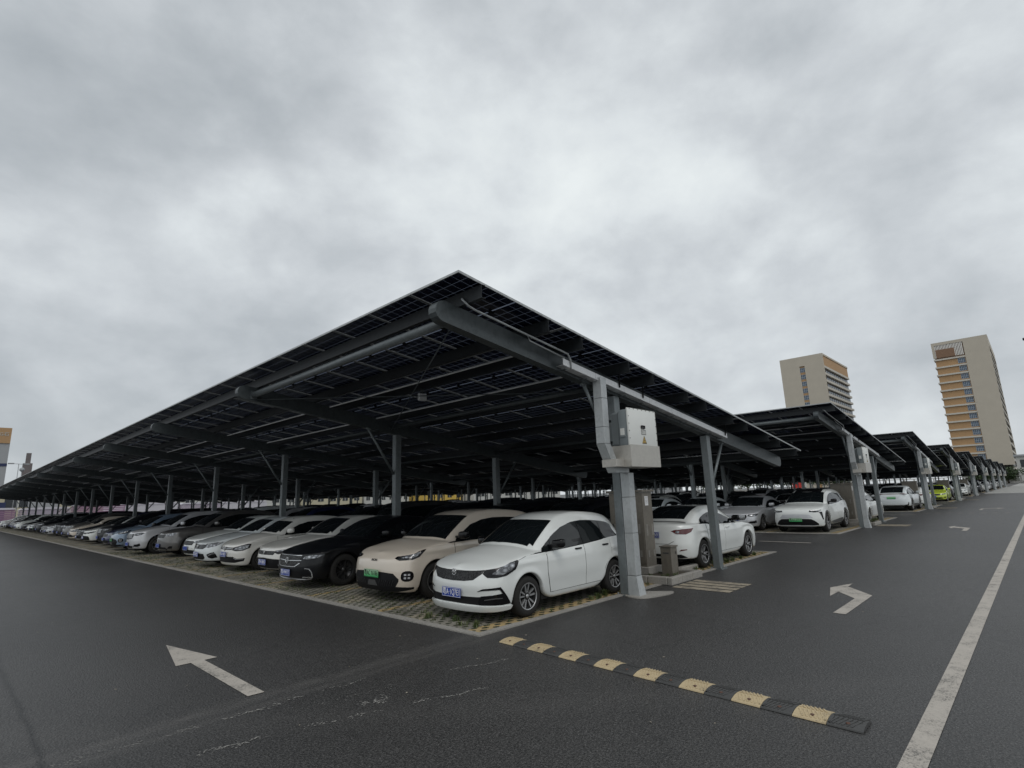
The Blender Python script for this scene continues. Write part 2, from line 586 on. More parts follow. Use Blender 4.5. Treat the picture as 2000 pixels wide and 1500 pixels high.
        for v in nv:
            if v in mp: v.co -= mp[v] * (off + thick)
        for f in bm.faces: f.smooth = True
        me = bpy.data.meshes.new('p')
        bmesh.ops.recalc_face_normals(bm, faces=bm.faces)
        bm.to_mesh(me); bm.free()
        me.set_sharp_from_angle(angle=math.radians(50))
        return me
    def rayfor(s, a, b, view, side):
        if view == 'S': return Vector((a, 5 * side, b)), Vector((0, -side, 0))
        if view == 'T': return Vector((a, b, 4)), Vector((0, 0, -1))
        if view == 'F': return Vector((-1, a, b)), Vector((1, 0, 0))
        if view == 'R': return Vector((s.L + 1, a, b)), Vector((-1, 0, 0))
        key = 'f' if view == 'O' else 'r'
        sg = 1 if a * side >= 0 else -1
        aa = abs(a); L = s.tab[key]
        i = 0
        while i < len(L) - 2 and L[i + 1][0] < aa: i += 1
        (s0, c0), (s1, c1) = L[i], L[i + 1]
        t = min(1, max(0, (aa - s0) / (s1 - s0)))
        if key == 'f': b = min(b, s.zs(s.outline(c0, .7).x) - .014)
        p0, p1 = s.outline(c0, b), s.outline(c1, b)
        p = p0.lerp(p1, t); tg = (p1 - p0)
        n = Vector((-tg.y, tg.x, 0)).normalized() if key == 'f' else Vector((tg.y, -tg.x, 0)).normalized()
        if aa < 1e-6: n = Vector((-1 if key == 'f' else 1, 0, 0))
        if n.y < 0: n.y = 0; n.normalize()
        if sg < 0: p.y *= -1; n.y *= -1
        return p + n * .25, -n

def wheel_mesh(R, wd, style):
    """returns (tyre mesh, rim mesh), axis along y, outer face at +y"""
    rr = R * .66
    bm = bmesh.new()
    prof = [(rr - .005, -wd/2), (rr + .03, -wd/2 - .006), (R - .035, -wd/2 - .004), (R - .008, -wd/2 + .02), (R, -wd/2 + .045),
            (R, wd/2 - .045), (R - .008, wd/2 - .02), (R - .035, wd/2 + .004), (rr + .03, wd/2 + .006), (rr - .005, wd/2)]
    lathe(bm, prof, 36)
    t = bpy.data.meshes.new('tyre'); bmesh.ops.recalc_face_normals(bm, faces=bm.faces); bm.to_mesh(t); bm.free()
    bm = bmesh.new()
    lathe(bm, [(rr, wd/2 + .002), (rr - .014, wd/2 + .004), (rr - .017, wd/2 - .004)], 36, mi=0)
    # dark bowl behind the spokes
    rg = lathe(bm, [(rr - .018, wd/2 - .012), (rr - .024, wd/2 - .07), (.07, wd/2 - .075), (.001, wd/2 - .075)], 36, mi=1)
    def spoke(a, w0, w1, mi, z0=wd/2 - .028, tw=0.):
        m = Matrix.Rotation(-a, 4, 'Y')
        p = [(0.03, -w0/2), (rr - .012, -w1/2 + tw), (rr - .012, w1/2 + tw), (.03, w0/2)]
        b2 = bmesh.new()
        A = [b2.verts.new((x, z0 + (.012 if i in (1, 2) else .0), z)) for i, (x, z) in enumerate(p)]
        B = [b2.verts.new((x, z0 - .03, z)) for x, z in p]
        b2.faces.new(A); b2.faces.new(B[::-1])
        for k in range(4): b2.faces.new((A[k], B[k], B[(k+1) % 4], A[(k+1) % 4]))
        for f in b2.faces: f.material_index = mi
        merge(bm, b2, m)
    if style == 'ten':
        for k in range(5):
            for d in (-.13, .13):
                spoke(2*PI*k/5 + .3 + d*1.9, .020, .028, 0)
    elif style == 'five':
        for k in range(5):
            spoke(2*PI*k/5 + .5, .05, .026, 0); spoke(2*PI*k/5 + .5 + .12, .02, .02, 0, tw=.06)
    elif style == 'disc':
        for k in range(5): spoke(2*PI*k/5 + .2, .09, .15, 1, wd/2 - .016)
        for k in range(5): spoke(2*PI*k/5 + .52, .02, .03, 0, wd/2 - .024)
    else:
        for k in range(9): spoke(2*PI*k/9, .030, .026, 0)
    lathe(bm, [(.001, wd/2 - .012), (.028, wd/2 - .012), (.032, wd/2 - .018)], 16, mi=0); lathe(bm, [(.032, wd/2 - .018), (.055, wd/2 - .024), (.058, wd/2 - .05)], 20, mi=1)
    r = bpy.data.meshes.new('rim'); bmesh.ops.recalc_face_normals(bm, faces=bm.faces); bm.to_mesh(r); bm.free()
    return t, r

TEXTS = []
def text_mesh(txt, size, width=None, depth=.0015):
    cu = bpy.data.curves.new('t', 'FONT'); cu.body = txt; cu.size = size; cu.align_x = 'CENTER'; cu.align_y = 'CENTER'
    cu.extrude = depth; cu.resolution_u = 3
    o = bpy.data.objects.new('t', cu); COL.objects.link(o)
    bpy.context.view_layer.update()
    dg = bpy.context.evaluated_depsgraph_get()
    me = bpy.data.meshes.new_from_object(o.evaluated_get(dg))
    bpy.data.objects.remove(o)
    xs = [v.co.x for v in me.vertices] or [0, 1]
    if width:
        k = width / (max(xs) - min(xs)); cx = (max(xs) + min(xs)) / 2
        for v in me.vertices: v.co.x = (v.co.x - cx) * k
    return me

def plate(parent, x, z, face, kind, txt, y=0., tilt=0., w=.44, h=.14):
    """face -1: looks towards -x (nose), +1 towards +x (tail)"""
    bm = bmesh.new()
    rbox(bm, -.004, .004, -w/2, w/2, -h/2, h/2, .002, 1)
    o = bm_obj('licence_plate', bm, M[kind], parent)
    o.location = (x, y, z); o.rotation_euler = (0, tilt, 0)
    ink = M['pblack'] if kind == 'pgreen' else M['pwhite']
    bm = bmesh.new()
    t = .005
    for a in ((-w/2+.006, w/2-.006, h/2-.006-t, h/2-.006), (-w/2+.006, w/2-.006, -h/2+.006, -h/2+.006+t),
              (-w/2+.006, -w/2+.006+t, -h/2+.006+t, h/2-.006-t), (w/2-.006-t, w/2-.006, -h/2+.006+t, h/2-.006-t)):
        box(bm, face*.0045 - .001, face*.0045 + .001, a[0], a[1], a[2], a[3])
    bm_obj('plate_border', bm, ink, o)
    if txt:
        me = text_mesh(txt, .118, w - .05)
        t_ = mesh_obj('plate_characters', me, ink, o)
        t_.rotation_euler = (PI/2, 0, -PI/2 if face < 0 else PI/2)
        t_.scale = (1, 1.02, 1)
        t_.location = (face * .0055, 0, -.0)
    return o

def style_base():
    return dict(L=4.6, W=1.82, H=1.45, R=.325, Ra=.375, x1=.93, x2=3.62, sill=.20, lipf=.20, lipr=.26, nf=2.5, nr=2.7, fl=.012,
        cr=.010, crz=.80, bow=.28, bowr=.22, crown=.045, tumble=.42, tailw=.86,
        nose=[(.15, .10), (.25, .03), (.42, .0), (.58, .02), (.70, .07), (.78, .13), (.9, .3)],
        rear=[(.2, .10), (.35, .02), (.55, .0), (.8, .03), (1.0, .08), (1.15, .12)],
        shoulder=[(0, .70), (.25, .76), (.8, .87), (1.3, .94), (2.6, .98), (3.8, 1.03), (4.5, 1.03), (4.6, .99)],
        deck=[(0, .72), (.3, .79), (.8, .91), (1.4, 1.0), (2.5, 1.05), (3.8, 1.09), (4.4, 1.08), (4.6, 1.03)],
        roof=[(1.22, .955), (1.45, 1.11), (2.02, 1.38), (2.5, 1.45), (3.0, 1.435), (3.55, 1.32), (4.12, 1.06)],
        paint='white', rim='ten', rimm=('alloy', 'dalloy'), tire_w=.205, plate='pblue', ptxt=None, rptxt=None,
        front='plain', mirror='paint', handle='paint', detail=2)

def derive(base, **kw):
    d = dict(base); d.update(kw); return d

SED = style_base()
HATCH = derive(SED, L=4.11, W=1.694, R=.302, Ra=.352, x1=.84, x2=3.37, sill=.19, lipf=.17, lipr=.28, nf=2.35, nr=2.9, cr=.014, crz=.80,
    nose=[(.15, .06), (.24, .01), (.36, .02), (.50, .0), (.62, .02), (.72, .07), (.80, .13), (.9, .25)],
    rear=[(.2, .08), (.4, .0), (.6, .01), (.8, .05), (1.0, .09), (1.2, .13)],
    shoulder=[(0, .74), (.22, .80), (.6, .90), (1.0, .975), (1.6, .995), (2.6, 1.03), (3.6, 1.09), (4.11, 1.11)],
    deck=[(0, .78), (.25, .84), (.6, .95), (1.1, 1.06), (2.5, 1.1), (3.6, 1.12), (4.11, 1.12)],
    roof=[(.88, .985), (1.15, 1.15), (1.75, 1.43), (2.15, 1.515), (2.6, 1.535), (3.2, 1.50), (3.62, 1.44), (3.82, 1.33), (4.03, 1.09)],
    bow=.30, bowr=.14, tumble=.36, tailw=.90, paint='white')
SUV = derive(SED, L=4.70, W=1.88, H=1.68, R=.36, Ra=.415, x1=.93, x2=3.70, sill=.26, lipf=.24, lipr=.32, nf=2.25, nr=3.0, crz=.92,
    nose=[(.2, .10), (.32, .02), (.5, .0), (.7, .01), (.85, .05), (.95, .12), (1.05, .25)],
    rear=[(.25, .10), (.45, .01), (.7, .0), (.9, .04), (1.1, .08), (1.3, .13)],
    shoulder=[(0, .86), (.25, .92), (.8, 1.02), (1.2, 1.06), (2.6, 1.10), (3.8, 1.17), (4.7, 1.18)],
    deck=[(0, .90), (.3, .98), (.8, 1.07), (1.3, 1.13), (2.5, 1.15), (4.7, 1.2)],
    roof=[(1.10, 1.07), (1.4, 1.27), (1.95, 1.56), (2.4, 1.66), (3.0, 1.675), (3.7, 1.63), (4.15, 1.54), (4.38, 1.38), (4.62, 1.16)],
    bow=.28, bowr=.14, tumble=.32, tailw=.90, tire_w=.225, rim='five')
MPV = derive(SUV, L=4.9, H=1.8, W=1.85,
    roof=[(.95, 1.07), (1.3, 1.33), (1.8, 1.66), (2.3, 1.76), (3.2, 1.79), (4.2, 1.76), (4.6, 1.68), (4.75, 1.45), (4.85, 1.18)],
    shoulder=[(0, .86), (.25, .94), (.8, 1.04), (1.1, 1.08), (2.6, 1.10), (3.8, 1.13), (4.9, 1.14)], x2=3.85)

def oval(cx, cy, rx, ry, n=20, p=2.):
    out = []
    for k in range(n):
        a = 2*PI*k/n; c, s_ = math.cos(a), math.sin(a)
        out.append((cx + rx*math.copysign(abs(c)**(2/p), c), cy + ry*math.copysign(abs(s_)**(2/p), s_)))
    return out

def band(c, s_list, lo, hi):
    """polygon between lo(s) and hi(s)"""
    return [(a, lo(a)) for a in s_list] + [(a, hi(a)) for a in s_list[::-1]]

def make_car(spec, name='parked_car'):
    c = Car(spec); root = empty(name)
    P = M[c.paint]; full = c.detail >= 2
    body = mesh_obj('body', c.body_me, P, root)
    def add(nm, poly, view, mat, off=.004, side=1, parent=root, grid=.08, thick=.01):
        me = c.patch(poly, view, off, side, grid, thick)
        me.name = nm
        return mesh_obj(nm, me, M[mat] if isinstance(mat, str) else mat, parent)
    def both(nm, poly, view, mat, off=.004, parent=root, **k):
        for sd in (1, -1):
            pl = poly if view == 'S' else [(a*sd, b) for a, b in poly]
            add(nm, pl, view, mat, off, sd if view == 'S' else 1, parent, **k)
    # shut line of the bonnet
    ys_ = np.linspace(-.98, .98, 15)*c.W2*.80
    def bx(y): return c.bon + .20*abs(y/c.W2)**2.2
    add('bonnet_seam', [(bx(y), y) for y in ys_] + [(bx(y) + .010, y) for y in ys_[::-1]], 'T', 'dark', .0022, grid=.07)
    # underbody
    bm = bmesh.new()
    box(bm, .16, c.L - .16, -c.W2*.55, c.W2*.55, .17, .62)
    box(bm, c.x1 + c.Ra + .03, c.x2 - c.Ra - .03, -c.W2*.88, c.W2*.88, .19, .6)
    for xw in (c.x1, c.x2):   # wheel housings
        n = 14
        for k in range(n):
            a0, a1 = PI*k/n, PI*(k+1)/n
            for sg in (1, -1):
                q = []
                for a in (a0, a1):
                    for y in (c.W2*.52, c.W2 - .085):
                        q.append(bm.verts.new((xw - (c.Ra+.01)*math.cos(a), sg*y, c.R + (c.Ra+.01)*math.sin(a))))
                bm.faces.new((q[0], q[1], q[3], q[2]))
    bm_obj('underbody', bm, M['dark'], root)
    # wheels
    tm, rm = wheel_mesh(c.R, c.tire_w, c.rim)
    for xw in (c.x1, c.x2):
        for sg in (1, -1):
            w = empty('wheel'); adopt(w, root)
            w.location = (xw, sg * (c.W2 - c.tire_w/2 - .025), c.R)
            if sg < 0: w.rotation_euler = (0, 0, PI)
            mesh_obj('tyre', tm, M['rubber'], w); mesh_obj('rim', rm, [M[k] for k in c.rimm], w)
    # side glass --------------------------------------------------------
    g = [(x, pchip(c.roof, x)) for x in np.linspace(c.ga, c.gb, 60)]
    def edge(x):   # top of the side glass
        b = c.belt(x); h = pchip(c.roof, x) - b
        wr = c.wbelt(x) - c.tumble * h
        return c.roofz(x, wr)
    xa = c.ga + c.glx[0]; xb = c.gb + c.glx[1]
    xs = list(np.linspace(xa, xb, 22))
    lo = lambda x: c.belt(x) + .055
    hi = lambda x: max(edge(x) - c.rail, lo(x) + .004)
    def clip(x0, x1, ins=0.):
        q = list(np.linspace(x0, x1, 9))
        return [(x, lo(x) + ins) for x in q] + [(x, max(hi(x) - ins, lo(x) + ins + .003)) for x in q[::-1]]
    both('window_surround', clip(xa, xb), 'S', 'gloss' if c.paint != 'black' else 'trim', .003, grid=.10)
    cuts = c.cuts
    for i in range(len(cuts) - 1):
        both('side_window', clip(cuts[i] + (.012 if i else .05), cuts[i+1] - (.012 if i < len(cuts) - 2 else .05), .012), 'S', 'glass', .007, grid=.12)
    # windscreen and rear window
    w0 = c.ga + .06; w1 = c.wtop
    def wpoly(xp, xq, yi, yo, bw, em=0):
        q = np.linspace(-1, 1, 15)
        A = [(xp + bw * (t*yi/c.W2)**2, t*yi) for t in q]; B = [(xq + bw * (t*yo/c.W2)**2, t*yo) for t in q[::-1]]
        if em < 0: A = [(max(a[0], c.emerge(a[1]) + .005), a[1]) for a in A]
        if em > 0: B = [(min(a[0], c.emerge(a[1], True) - .005), a[1]) for a in B]
        return A + B
    wb_ = c.wbelt(c.ga + .25) - .07
    wt_ = c.wbelt(w1) - c.tumble*(pchip(c.roof, w1) - c.belt(w1)) - .055
    add('windscreen', wpoly(w0, w1, wb_, wt_, c.bow, -1), 'T', 'glass', .005, grid=.08)
    r0, r1 = c.rg
    wb2 = c.wbelt(r1) - .12 - c.tumble*(pchip(c.roof, r1) - c.belt(r1)); wt2 = c.wbelt(r0) - c.tumble*(pchip(c.roof, r0) - c.belt(r0)) - .10
    add('rear_window', wpoly(r0, r1, wt2, wb2, -c.bowr, 1), 'T', 'glass', .005, grid=.08)
    if c.roofglass:
        add('roof_panel', wpoly(w1 + .03, r0 - .02, wt_ + .02, wt2 + .03, 0), 'T', 'gloss', .003, grid=.14)
    # doors, handles, mirrors ------------------------------------------
    if full:
        x0, xm, x1 = c.doors
        hz = c.hz
        for (a, b, rear) in ((x0, xm, 0), (xm, x1, 1)):
            a2 = a + .006; b2 = b - .006
            zb_ = c.sill + .10
            def dtop(x): return c.belt(x) + .045
            if rear:
                q = [(a2, zb_), (c.x2 - c.Ra - .09, zb_)]
                for k in range(4):
                    an = PI*(.06 + .12*k); q.append((c.x2 - (c.Ra+.05)*math.cos(an), c.R + (c.Ra+.05)*math.sin(an)))
                q = [p for p in q if p[0] < b2 + .02] + [(b2, c.R + c.Ra + .10), (b2, dtop(b2)), (a2, dtop(a2))]
            else:
                q = [(a2 + .06, zb_), (b2, zb_), (b2, dtop(b2)), (a2, dtop(a2)), (a2 - .01, .6)]
            cx = sum(p[0] for p in q)/len(q); cz = sum(p[1] for p in q)/len(q)
            big = [(p[0] + .009*(1 if p[0] > cx else -1), p[1] + .009*(1 if p[1] > cz else -1)) for p in q]
            both('door_seam', big, 'S', 'dark', .002, grid=.06)
            for sd in (1, -1):
                d = add('door', q, 'S', P, .0055, sd, grid=.06)
                hx = b2 - .17
                bm = bmesh.new(); rbox(bm, hx - .09, hx + .09, -.02, .02, hz - .014, hz + .014, .01, 2)
                zz = hz + .02*(hx/c.L); yy = c.y_side(hx, hz) + .012
                for v in bm.verts: v.co.y = v.co.y*.8 + yy*sd
                bm_obj('door_handle', bm, P if c.handle == 'paint' else M['gloss'], d, True)
    if True:
        mx = c.ga + c.mir
        for sd in (1, -1):
            bm = bmesh.new()
            yy = c.wbelt(mx) - .02
            z0 = c.belt(mx) + .09
            rbox(bm, mx - .055, mx + .075, yy + .07, yy + .29, z0 - .02, z0 + .125, .05, 3)
            for v in bm.verts:
                k = (v.co.y - yy) / .29
                v.co.x += .05 * k * k; v.co.z -= .02 * (1 - k)
            rbox(bm, mx - .02, mx + .04, yy - .03, yy + .12, z0 - .015, z0 + .03, .012, 1, mi=1)
            for v in bm.verts: v.co.y *= sd
            bm_obj('mirror', bm, [P if c.mirror == 'paint' else M['gloss'], M['gloss']], root, True, math.radians(40))
    # front and rear dress --------------------------------------------
    FRONT[c.front](c, add, both, root)
    REAR[c.rearstyle](c, add, both, root)
    if c.cladding:
        for xw in (c.x1, c.x2):
            ring = [(xw - (c.Ra+.002)*math.cos(PI*k/12), c.R + (c.Ra+.002)*math.sin(PI*k/12)) for k in range(13)] + \
                   [(xw + (c.Ra+.07)*math.cos(PI*k/12), c.R + (c.Ra+.07)*math.sin(PI*k/12)) for k in range(13)]
            both('arch_cladding', ring, 'S', 'clad', .006, grid=.15)
        a, b = c.x1 + c.Ra + .07, c.x2 - c.Ra - .07
        both('sill_cladding', [(a, c.sill + .01), (b, c.sill + .01), (b - .02, c.sill + .2), (a + .02, c.sill + .13)], 'S', 'clad', .006, grid=.15)
    return root, c

FRONT, REAR = {}, {}
def fr(n):
    def d(f): FRONT[n] = f; return f
    return d
def rr_(n):
    def d(f): REAR[n] = f; return f
    return d
def sym(pts):
    """pts for s>=0 (from bottom centre outwards and back over the top); mirrored into a closed polygon"""
    return pts + [(-a, b) for a, b in pts[::-1]]
def emblem(c, root, z, w, kind, off=.0, face=-1):
    x = (c.xf(z) if face < 0 else c.xr(z)) + face * (.018 + off)
    bm = bmesh.new()
    if kind == 'h':     # letter-like bar mark in a rounded trapezoid ring
        def bar(p, q, t):
            p, q = Vector((0, *p)), Vector((0, *q)); tube(bm, [p, q], t, 6)
        o = [(-.5*w, .42*w), (.5*w, .42*w), (.40*w, -.40*w), (-.40*w, -.40*w)]
        o = smooth_poly(o, 1)
        tube(bm, [Vector((0, *a)) for a in o + o[:1]], .07*w, 6)
        bar((-.25*w, .34*w), (-.19*w, -.34*w), .06*w); bar((.25*w, .34*w), (.19*w, -.34*w), .06*w); bar((-.2*w, -.02*w), (.2*w, -.02*w), .06*w)
    elif kind == 'vw':
        o = oval(0, 0, .5*w, .5*w, 24); tube(bm, [Vector((0, *a)) for a in o + o[:1]], .05*w, 6)
        for pl in (((-.2, .42), (0, .1), (.2, .42)), ((-.42, .2), (-.2, -.38), (0, 0), (.2, -.38), (.42, .2))):
            tube(bm, [Vector((0, a*w, b*w)) for a, b in pl], .045*w, 6)
    elif kind == 'wing':
        o = oval(0, 0, .5*w, .42*w, 24); tube(bm, [Vector((0, *a)) for a in o + o[:1]], .05*w, 6)
        tube(bm, [Vector((0, a*w, b*w)) for a, b in ((-.45, .12), (-.22, .1), (0, -.16), (.22, .1), (.45, .12))], .05*w, 6)
    else:
        rbox(bm, -.004, .004, -.5*w, .5*w, -.12*w, .12*w, .003, 1)
    o = bm_obj('emblem', bm, M['chrome'], root); o.location = (x, 0, z)

@fr('fit')
def _(c, add, both, root):
    add('upper_grille', sym([(0, .590), (.25, .595), (.43, .615), (.57, .71), (.59, .785), (0, .775)]), 'O', 'grille', .004)
    hl = [(.575, .70), (.66, .65), (.80, .645), (.95, .665), (1.14, .735), (1.22, .84), (1.20, .875), (1.10, .885), (.90, .86), (.68, .81), (.60, .785)]
    both('headlight', hl, 'O', 'gloss', .006, grid=.06)
    hl2 = [(.72, .70), (.84, .68), (1.0, .71), (1.10, .76), (1.13, .84), (1.05, .85), (.86, .80)]
    both('headlight_lens', hl2, 'O', 'lamp', .010, grid=.06)
    add('lower_grille', sym([(0, .275), (.45, .27), (.58, .262), (.90, .258), (1.03, .262), (.96, .36), (.90, .40), (.70, .385), (.50, .378), (0, .372)]), 'O', 'trim', .004)
    both('side_intake', [(.52, .30), (.56, .268), (.90, .262), (1.03, .268), (.97, .34), (.90, .425), (.74, .405), (.56, .39)], 'O', 'gloss', .008, grid=.06)
    both('intake_blade', [(.62, .33), (.78, .35), (.88, .35), (.88, .362), (.77, .364), (.62, .344)], 'O', 'clad', .014, grid=.1)
    both('fog_lamp_trim', [(.50, .455), (.60, .495), (.86, .515), (1.035, .262), (.93, .262), (.955, .31), (.90, .40), (.84, .478), (.60, .470)], 'O', 'gloss', .007, grid=.06)
    add('splitter', sym([(0, .19), (.8, .19), (1.03, .20), (1.05, .245), (.85, .25), (0, .258)]), 'O', M[c.paint], .035, grid=.08)
    emblem(c, root, .71, .105, 'h')
    plate(root, c.xf(.42) - .03, .42, -1, c.plate, c.ptxt)
    both('wing_seam', [(.36, .80), (.71, .872), (1.0, .955), (1.0, .963), (.71, .880), (.36, .808)], 'S', 'dark', .002)

@fr('ut')
def _(c, add, both, root):
    hl = [(.57, .77), (.70, .74), (.98, .75), (1.12, .79), (1.30, .915), (1.27, .925), (.90, .89), (.60, .85)]
    both('headlight', hl, 'O', 'gloss', .005, grid=.06)
    both('headlight_lens', [(.66, .775), (.94, .78), (1.05, .805), (1.16, .87), (.90, .86), (.70, .835)], 'O', 'lamp', .009, grid=.06)
    add('lower_grille', sym([(0, .285), (.50, .285), (.66, .28), (.73, .38), (.73, .42), (.60, .515), (.34, .53), (0, .54)]), 'O', 'trim', .004)
    for k in range(7):
        a = .22 + .058*k
        both('intake_slat', [(a, .30), (a + .012, .30), (a + .052, .395), (a + .040, .395)], 'O', 'dalloy', .012, grid=.3)
    add('intake_bar', sym([(0, .285), (.16, .285), (.10, .38), (0, .38)]), 'O', 'clad', .014)
    add('skirt', sym([(0, .20), (.70, .20), (1.02, .24), (1.02, .27), (.7, .285), (0, .285)]), 'O', 'trim', .012)
    both('fog_lamp', smooth_poly([(.77, .38), (1.0, .38), (1.0, .56), (.77, .56)], 2), 'O', 'gloss', .006, grid=.06)
    for i in (0, 1):
        for j in (0, 1):
            both('led_square', [(.83 + .065*i, .425 + .055*j), (.87 + .065*i, .425 + .055*j), (.87 + .065*i, .455 + .055*j), (.83 + .065*i, .455 + .055*j)], 'O', 'silver', .011, grid=.2)
    me = text_mesh('AION', .062, .19, .003)
    o = mesh_obj('maker_lettering', me, M['trim'], root); o.rotation_euler = (PI/2 - .25, 0, -PI/2); o.location = (c.xf(.735) - .006, 0, .735)
    plate(root, c.xf(.50) - .03, .50, -1, c.plate, c.ptxt, w=.48)

@fr('cc')
def _(c, add, both, root):
    add('upper_grille', sym([(0, .47), (.35, .475), (.50, .56), (.56, .66), (.50, .70), (0, .705)]), 'O', 'grille', .004)
    add('grille_bar', sym([(0, .585), (.55, .60), (.55, .612), (0, .60)]), 'O', 'chrome', .012)
    add('grille_bar', sym([(0, .462), (.36, .468), (.52, .55), (.50, .56), (.34, .482), (0, .476)]), 'O', 'chrome', .012)
    add('grille_bar', sym([(0, .70), (.5, .695), (.52, .71), (0, .715)]), 'O', 'chrome', .012)
    hl = [(.50, .62), (.64, .605), (.96, .64), (1.18, .74), (.95, .755), (.74, .74), (.50, .69)]
    both('headlight', hl, 'O', 'gloss', .005, grid=.06)
    both('headlight_lens', [(.58, .64), (.72, .635), (.94, .665), (1.05, .72), (.76, .715), (.60, .685)], 'O', 'lamp', .009, grid=.06)
    add('lower_grille', sym([(0, .25), (.45, .25), (.62, .28), (.50, .38), (0, .40)]), 'O', 'trim', .004)
    both('intake_frame', [(.60, .25), (.86, .25), (.84, .36), (.78, .44), (.66, .45), (.66, .437), (.765, .425), (.82, .355), (.835, .265), (.60, .265)], 'O', 'chrome', .008, grid=.08)
    add('splitter', sym([(0, .20), (.7, .20), (.84, .23), (.84, .245), (.68, .218), (0, .218)]), 'O', 'alloy', .02)
    emblem(c, root, .60, .13, 'vw')
    plate(root, c.xf(.35) - .03, .34, -1, c.plate, c.ptxt)

@fr('civic')
def _(c, add, both, root):
    add('upper_grille', sym([(0, .55), (.40, .56), (.55, .62), (.60, .69), (.5, .70), (0, .69)]), 'O', 'gloss', .004)
    hl = [(.50, .625), (.66, .60), (.90, .65), (1.08, .75), (.90, .735), (.6, .70)]
    both('headlight', hl, 'O', 'lamp', .006, grid=.06)
    both('headlight_brow', [(.5, .70), (.9, .735), (1.1, .77), (.9, .755), (.5, .715)], 'O', 'gloss', .008, grid=.1)
    add('lower_grille', sym([(0, .25), (.45, .25), (.55, .30), (.48, .42), (0, .44)]), 'O', 'trim', .004)
    both('fog_surround', [(.62, .40), (.70, .31), (.82, .28), (.96, .31), (.92, .40), (.86, .47), (.74, .45)], 'O', 'gloss', .006, grid=.06)
    both('fog_bar', [(.68, .385), (.80, .43), (.88, .44), (.90, .42), (.80, .41), (.72, .37)], 'O', 'chrome', .012, grid=.1)
    emblem(c, root, .63, .11, 'h')
    plate(root, c.xf(.40) - .03, .40, -1, c.plate, c.ptxt)

@fr('civicnew')
def _(c, add, both, root):
    add('upper_grille', sym([(0, .56), (.45, .565), (.50, .62), (.48, .66), (0, .655)]), 'O', 'grille', .004)
    both('headlight', [(.48, .62), (.62, .585), (.92, .64), (1.02, .70), (.9, .71), (.5, .67)], 'O', 'gloss', .005, grid=.06)
    both('headlight_lens', [(.54, .665), (.95, .70), (.95, .685), (.54, .645)], 'O', 'lamp', .009, grid=.06)
    add('lower_grille', sym([(0, .23), (.78, .23), (.74, .38), (.66, .46), (0, .49)]), 'O', 'trim', .004)
    emblem(c, root, .61, .09, 'h')
    plate(root, c.xf(.40) - .03, .38, -1, c.plate, c.ptxt)

@fr('polo')
def _(c, add, both, root):
    add('upper_grille', sym([(0, .60), (.42, .605), (.44, .67), (0, .68)]), 'O', 'gloss', .004)
    add('grille_bar', sym([(0, .635), (.42, .64), (.42, .65), (0, .645)]), 'O', 'chrome', .010)
    both('headlight', [(.44, .60), (.62, .575), (.82, .585), (.98, .65), (1.02, .76), (.90, .77), (.62, .70), (.46, .67)], 'O', 'gloss', .005, grid=.06)
    both('headlight_lens', [(.52, .62), (.66, .60), (.82, .61), (.93, .665), (.95, .73), (.86, .735), (.64, .68)], 'O', 'lamp', .009, grid=.06)
    add('lower_grille', sym([(0, .26), (.60, .26), (.86, .30), (.88, .38), (.66, .37), (.52, .42), (0, .42)]), 'O', 'trim', .004)
    both('fog_bar', [(.54, .385), (.64, .345), (.84, .355), (.84, .37), (.66, .36), (.57, .40)], 'O', 'chrome', .010, grid=.1)
    emblem(c, root, .64, .12, 'vw')
    plate(root, c.xf(.48) - .03, .48, -1, c.plate, c.ptxt)

@fr('slats')
def _(c, add, both, root):
    h = c.gh
    add('upper_grille', sym([(0, h-.20), (.46, h-.17), (.54, h-.05), (.52, h+.03), (0, h+.05)]), 'O', 'trim', .004)
    for k in range(5):
        z = h - .15 + .038*k
        add('grille_bar', sym([(0, z), (.47, z+.012), (.47, z+.028), (0, z+.016)]), 'O', 'chrome', .014, grid=.14)
    both('headlight', [(.56, h-.03), (.72, h-.05), (.95, h-.01), (1.06, h+.07), (.90, h+.07), (.58, h+.04)], 'O', 'gloss', .005, grid=.06)
    both('headlight_lens', [(.60, h-.01), (.74, h-.025), (.94, h+.01), (.98, h+.045), (.62, h+.025)], 'O', 'lamp', .009, grid=.06)
    add('lower_grille', sym([(0, .28), (.50, .28), (.54, .36), (0, .40)]), 'O', 'trim', .004)
    both('fog_surround', [(.60, .34), (.84, .33), (.94, .38), (.90, .47), (.84, .44), (.64, .42)], 'O', 'gloss', .006, grid=.08)
    both('fog_bar', [(.56, .33), (.60, .29), (.90, .30), (.90, .315), (.62, .31), (.60, .40)], 'O', 'chrome', .012, grid=.1)
    emblem(c, root, h-.06, .10, 'bar')
    plate(root, c.xf(.48) - .03, .44, -1, c.plate, c.ptxt)

@fr('aionv')
def _(c, add, both, root):
    both('headlight', [(.50, .80), (.72, .78), (.90, .80), (1.02, .80), (1.04, .50), (.98, .52), (.92, .70), (.86, .82), (.52, .84)], 'O', 'gloss', .006, grid=.06)
    both('headlight_lens', [(.52, .835), (.86, .83), (1.0, .86), (.98, .88), (.84, .85), (.52, .855)], 'O', 'lamp', .009, grid=.1)
    add('lower_grille', sym([(0, .30), (.66, .29), (.82, .30), (.80, .36), (.66, .47), (.55, .53), (.30, .54), (0, .545)]), 'O', 'trim', .004)
    add('bumper_panel', sym([(0, .565), (.62, .565), (.50, .70), (0, .72)]), 'O', 'silver', .006)
    add('skid_plate', sym([(0, .25), (.70, .25), (.72, .285), (0, .285)]), 'O', 'silver', .014)
    plate(root, c.xf(.48) - .03, .50, -1, c.plate, c.ptxt, w=.48)

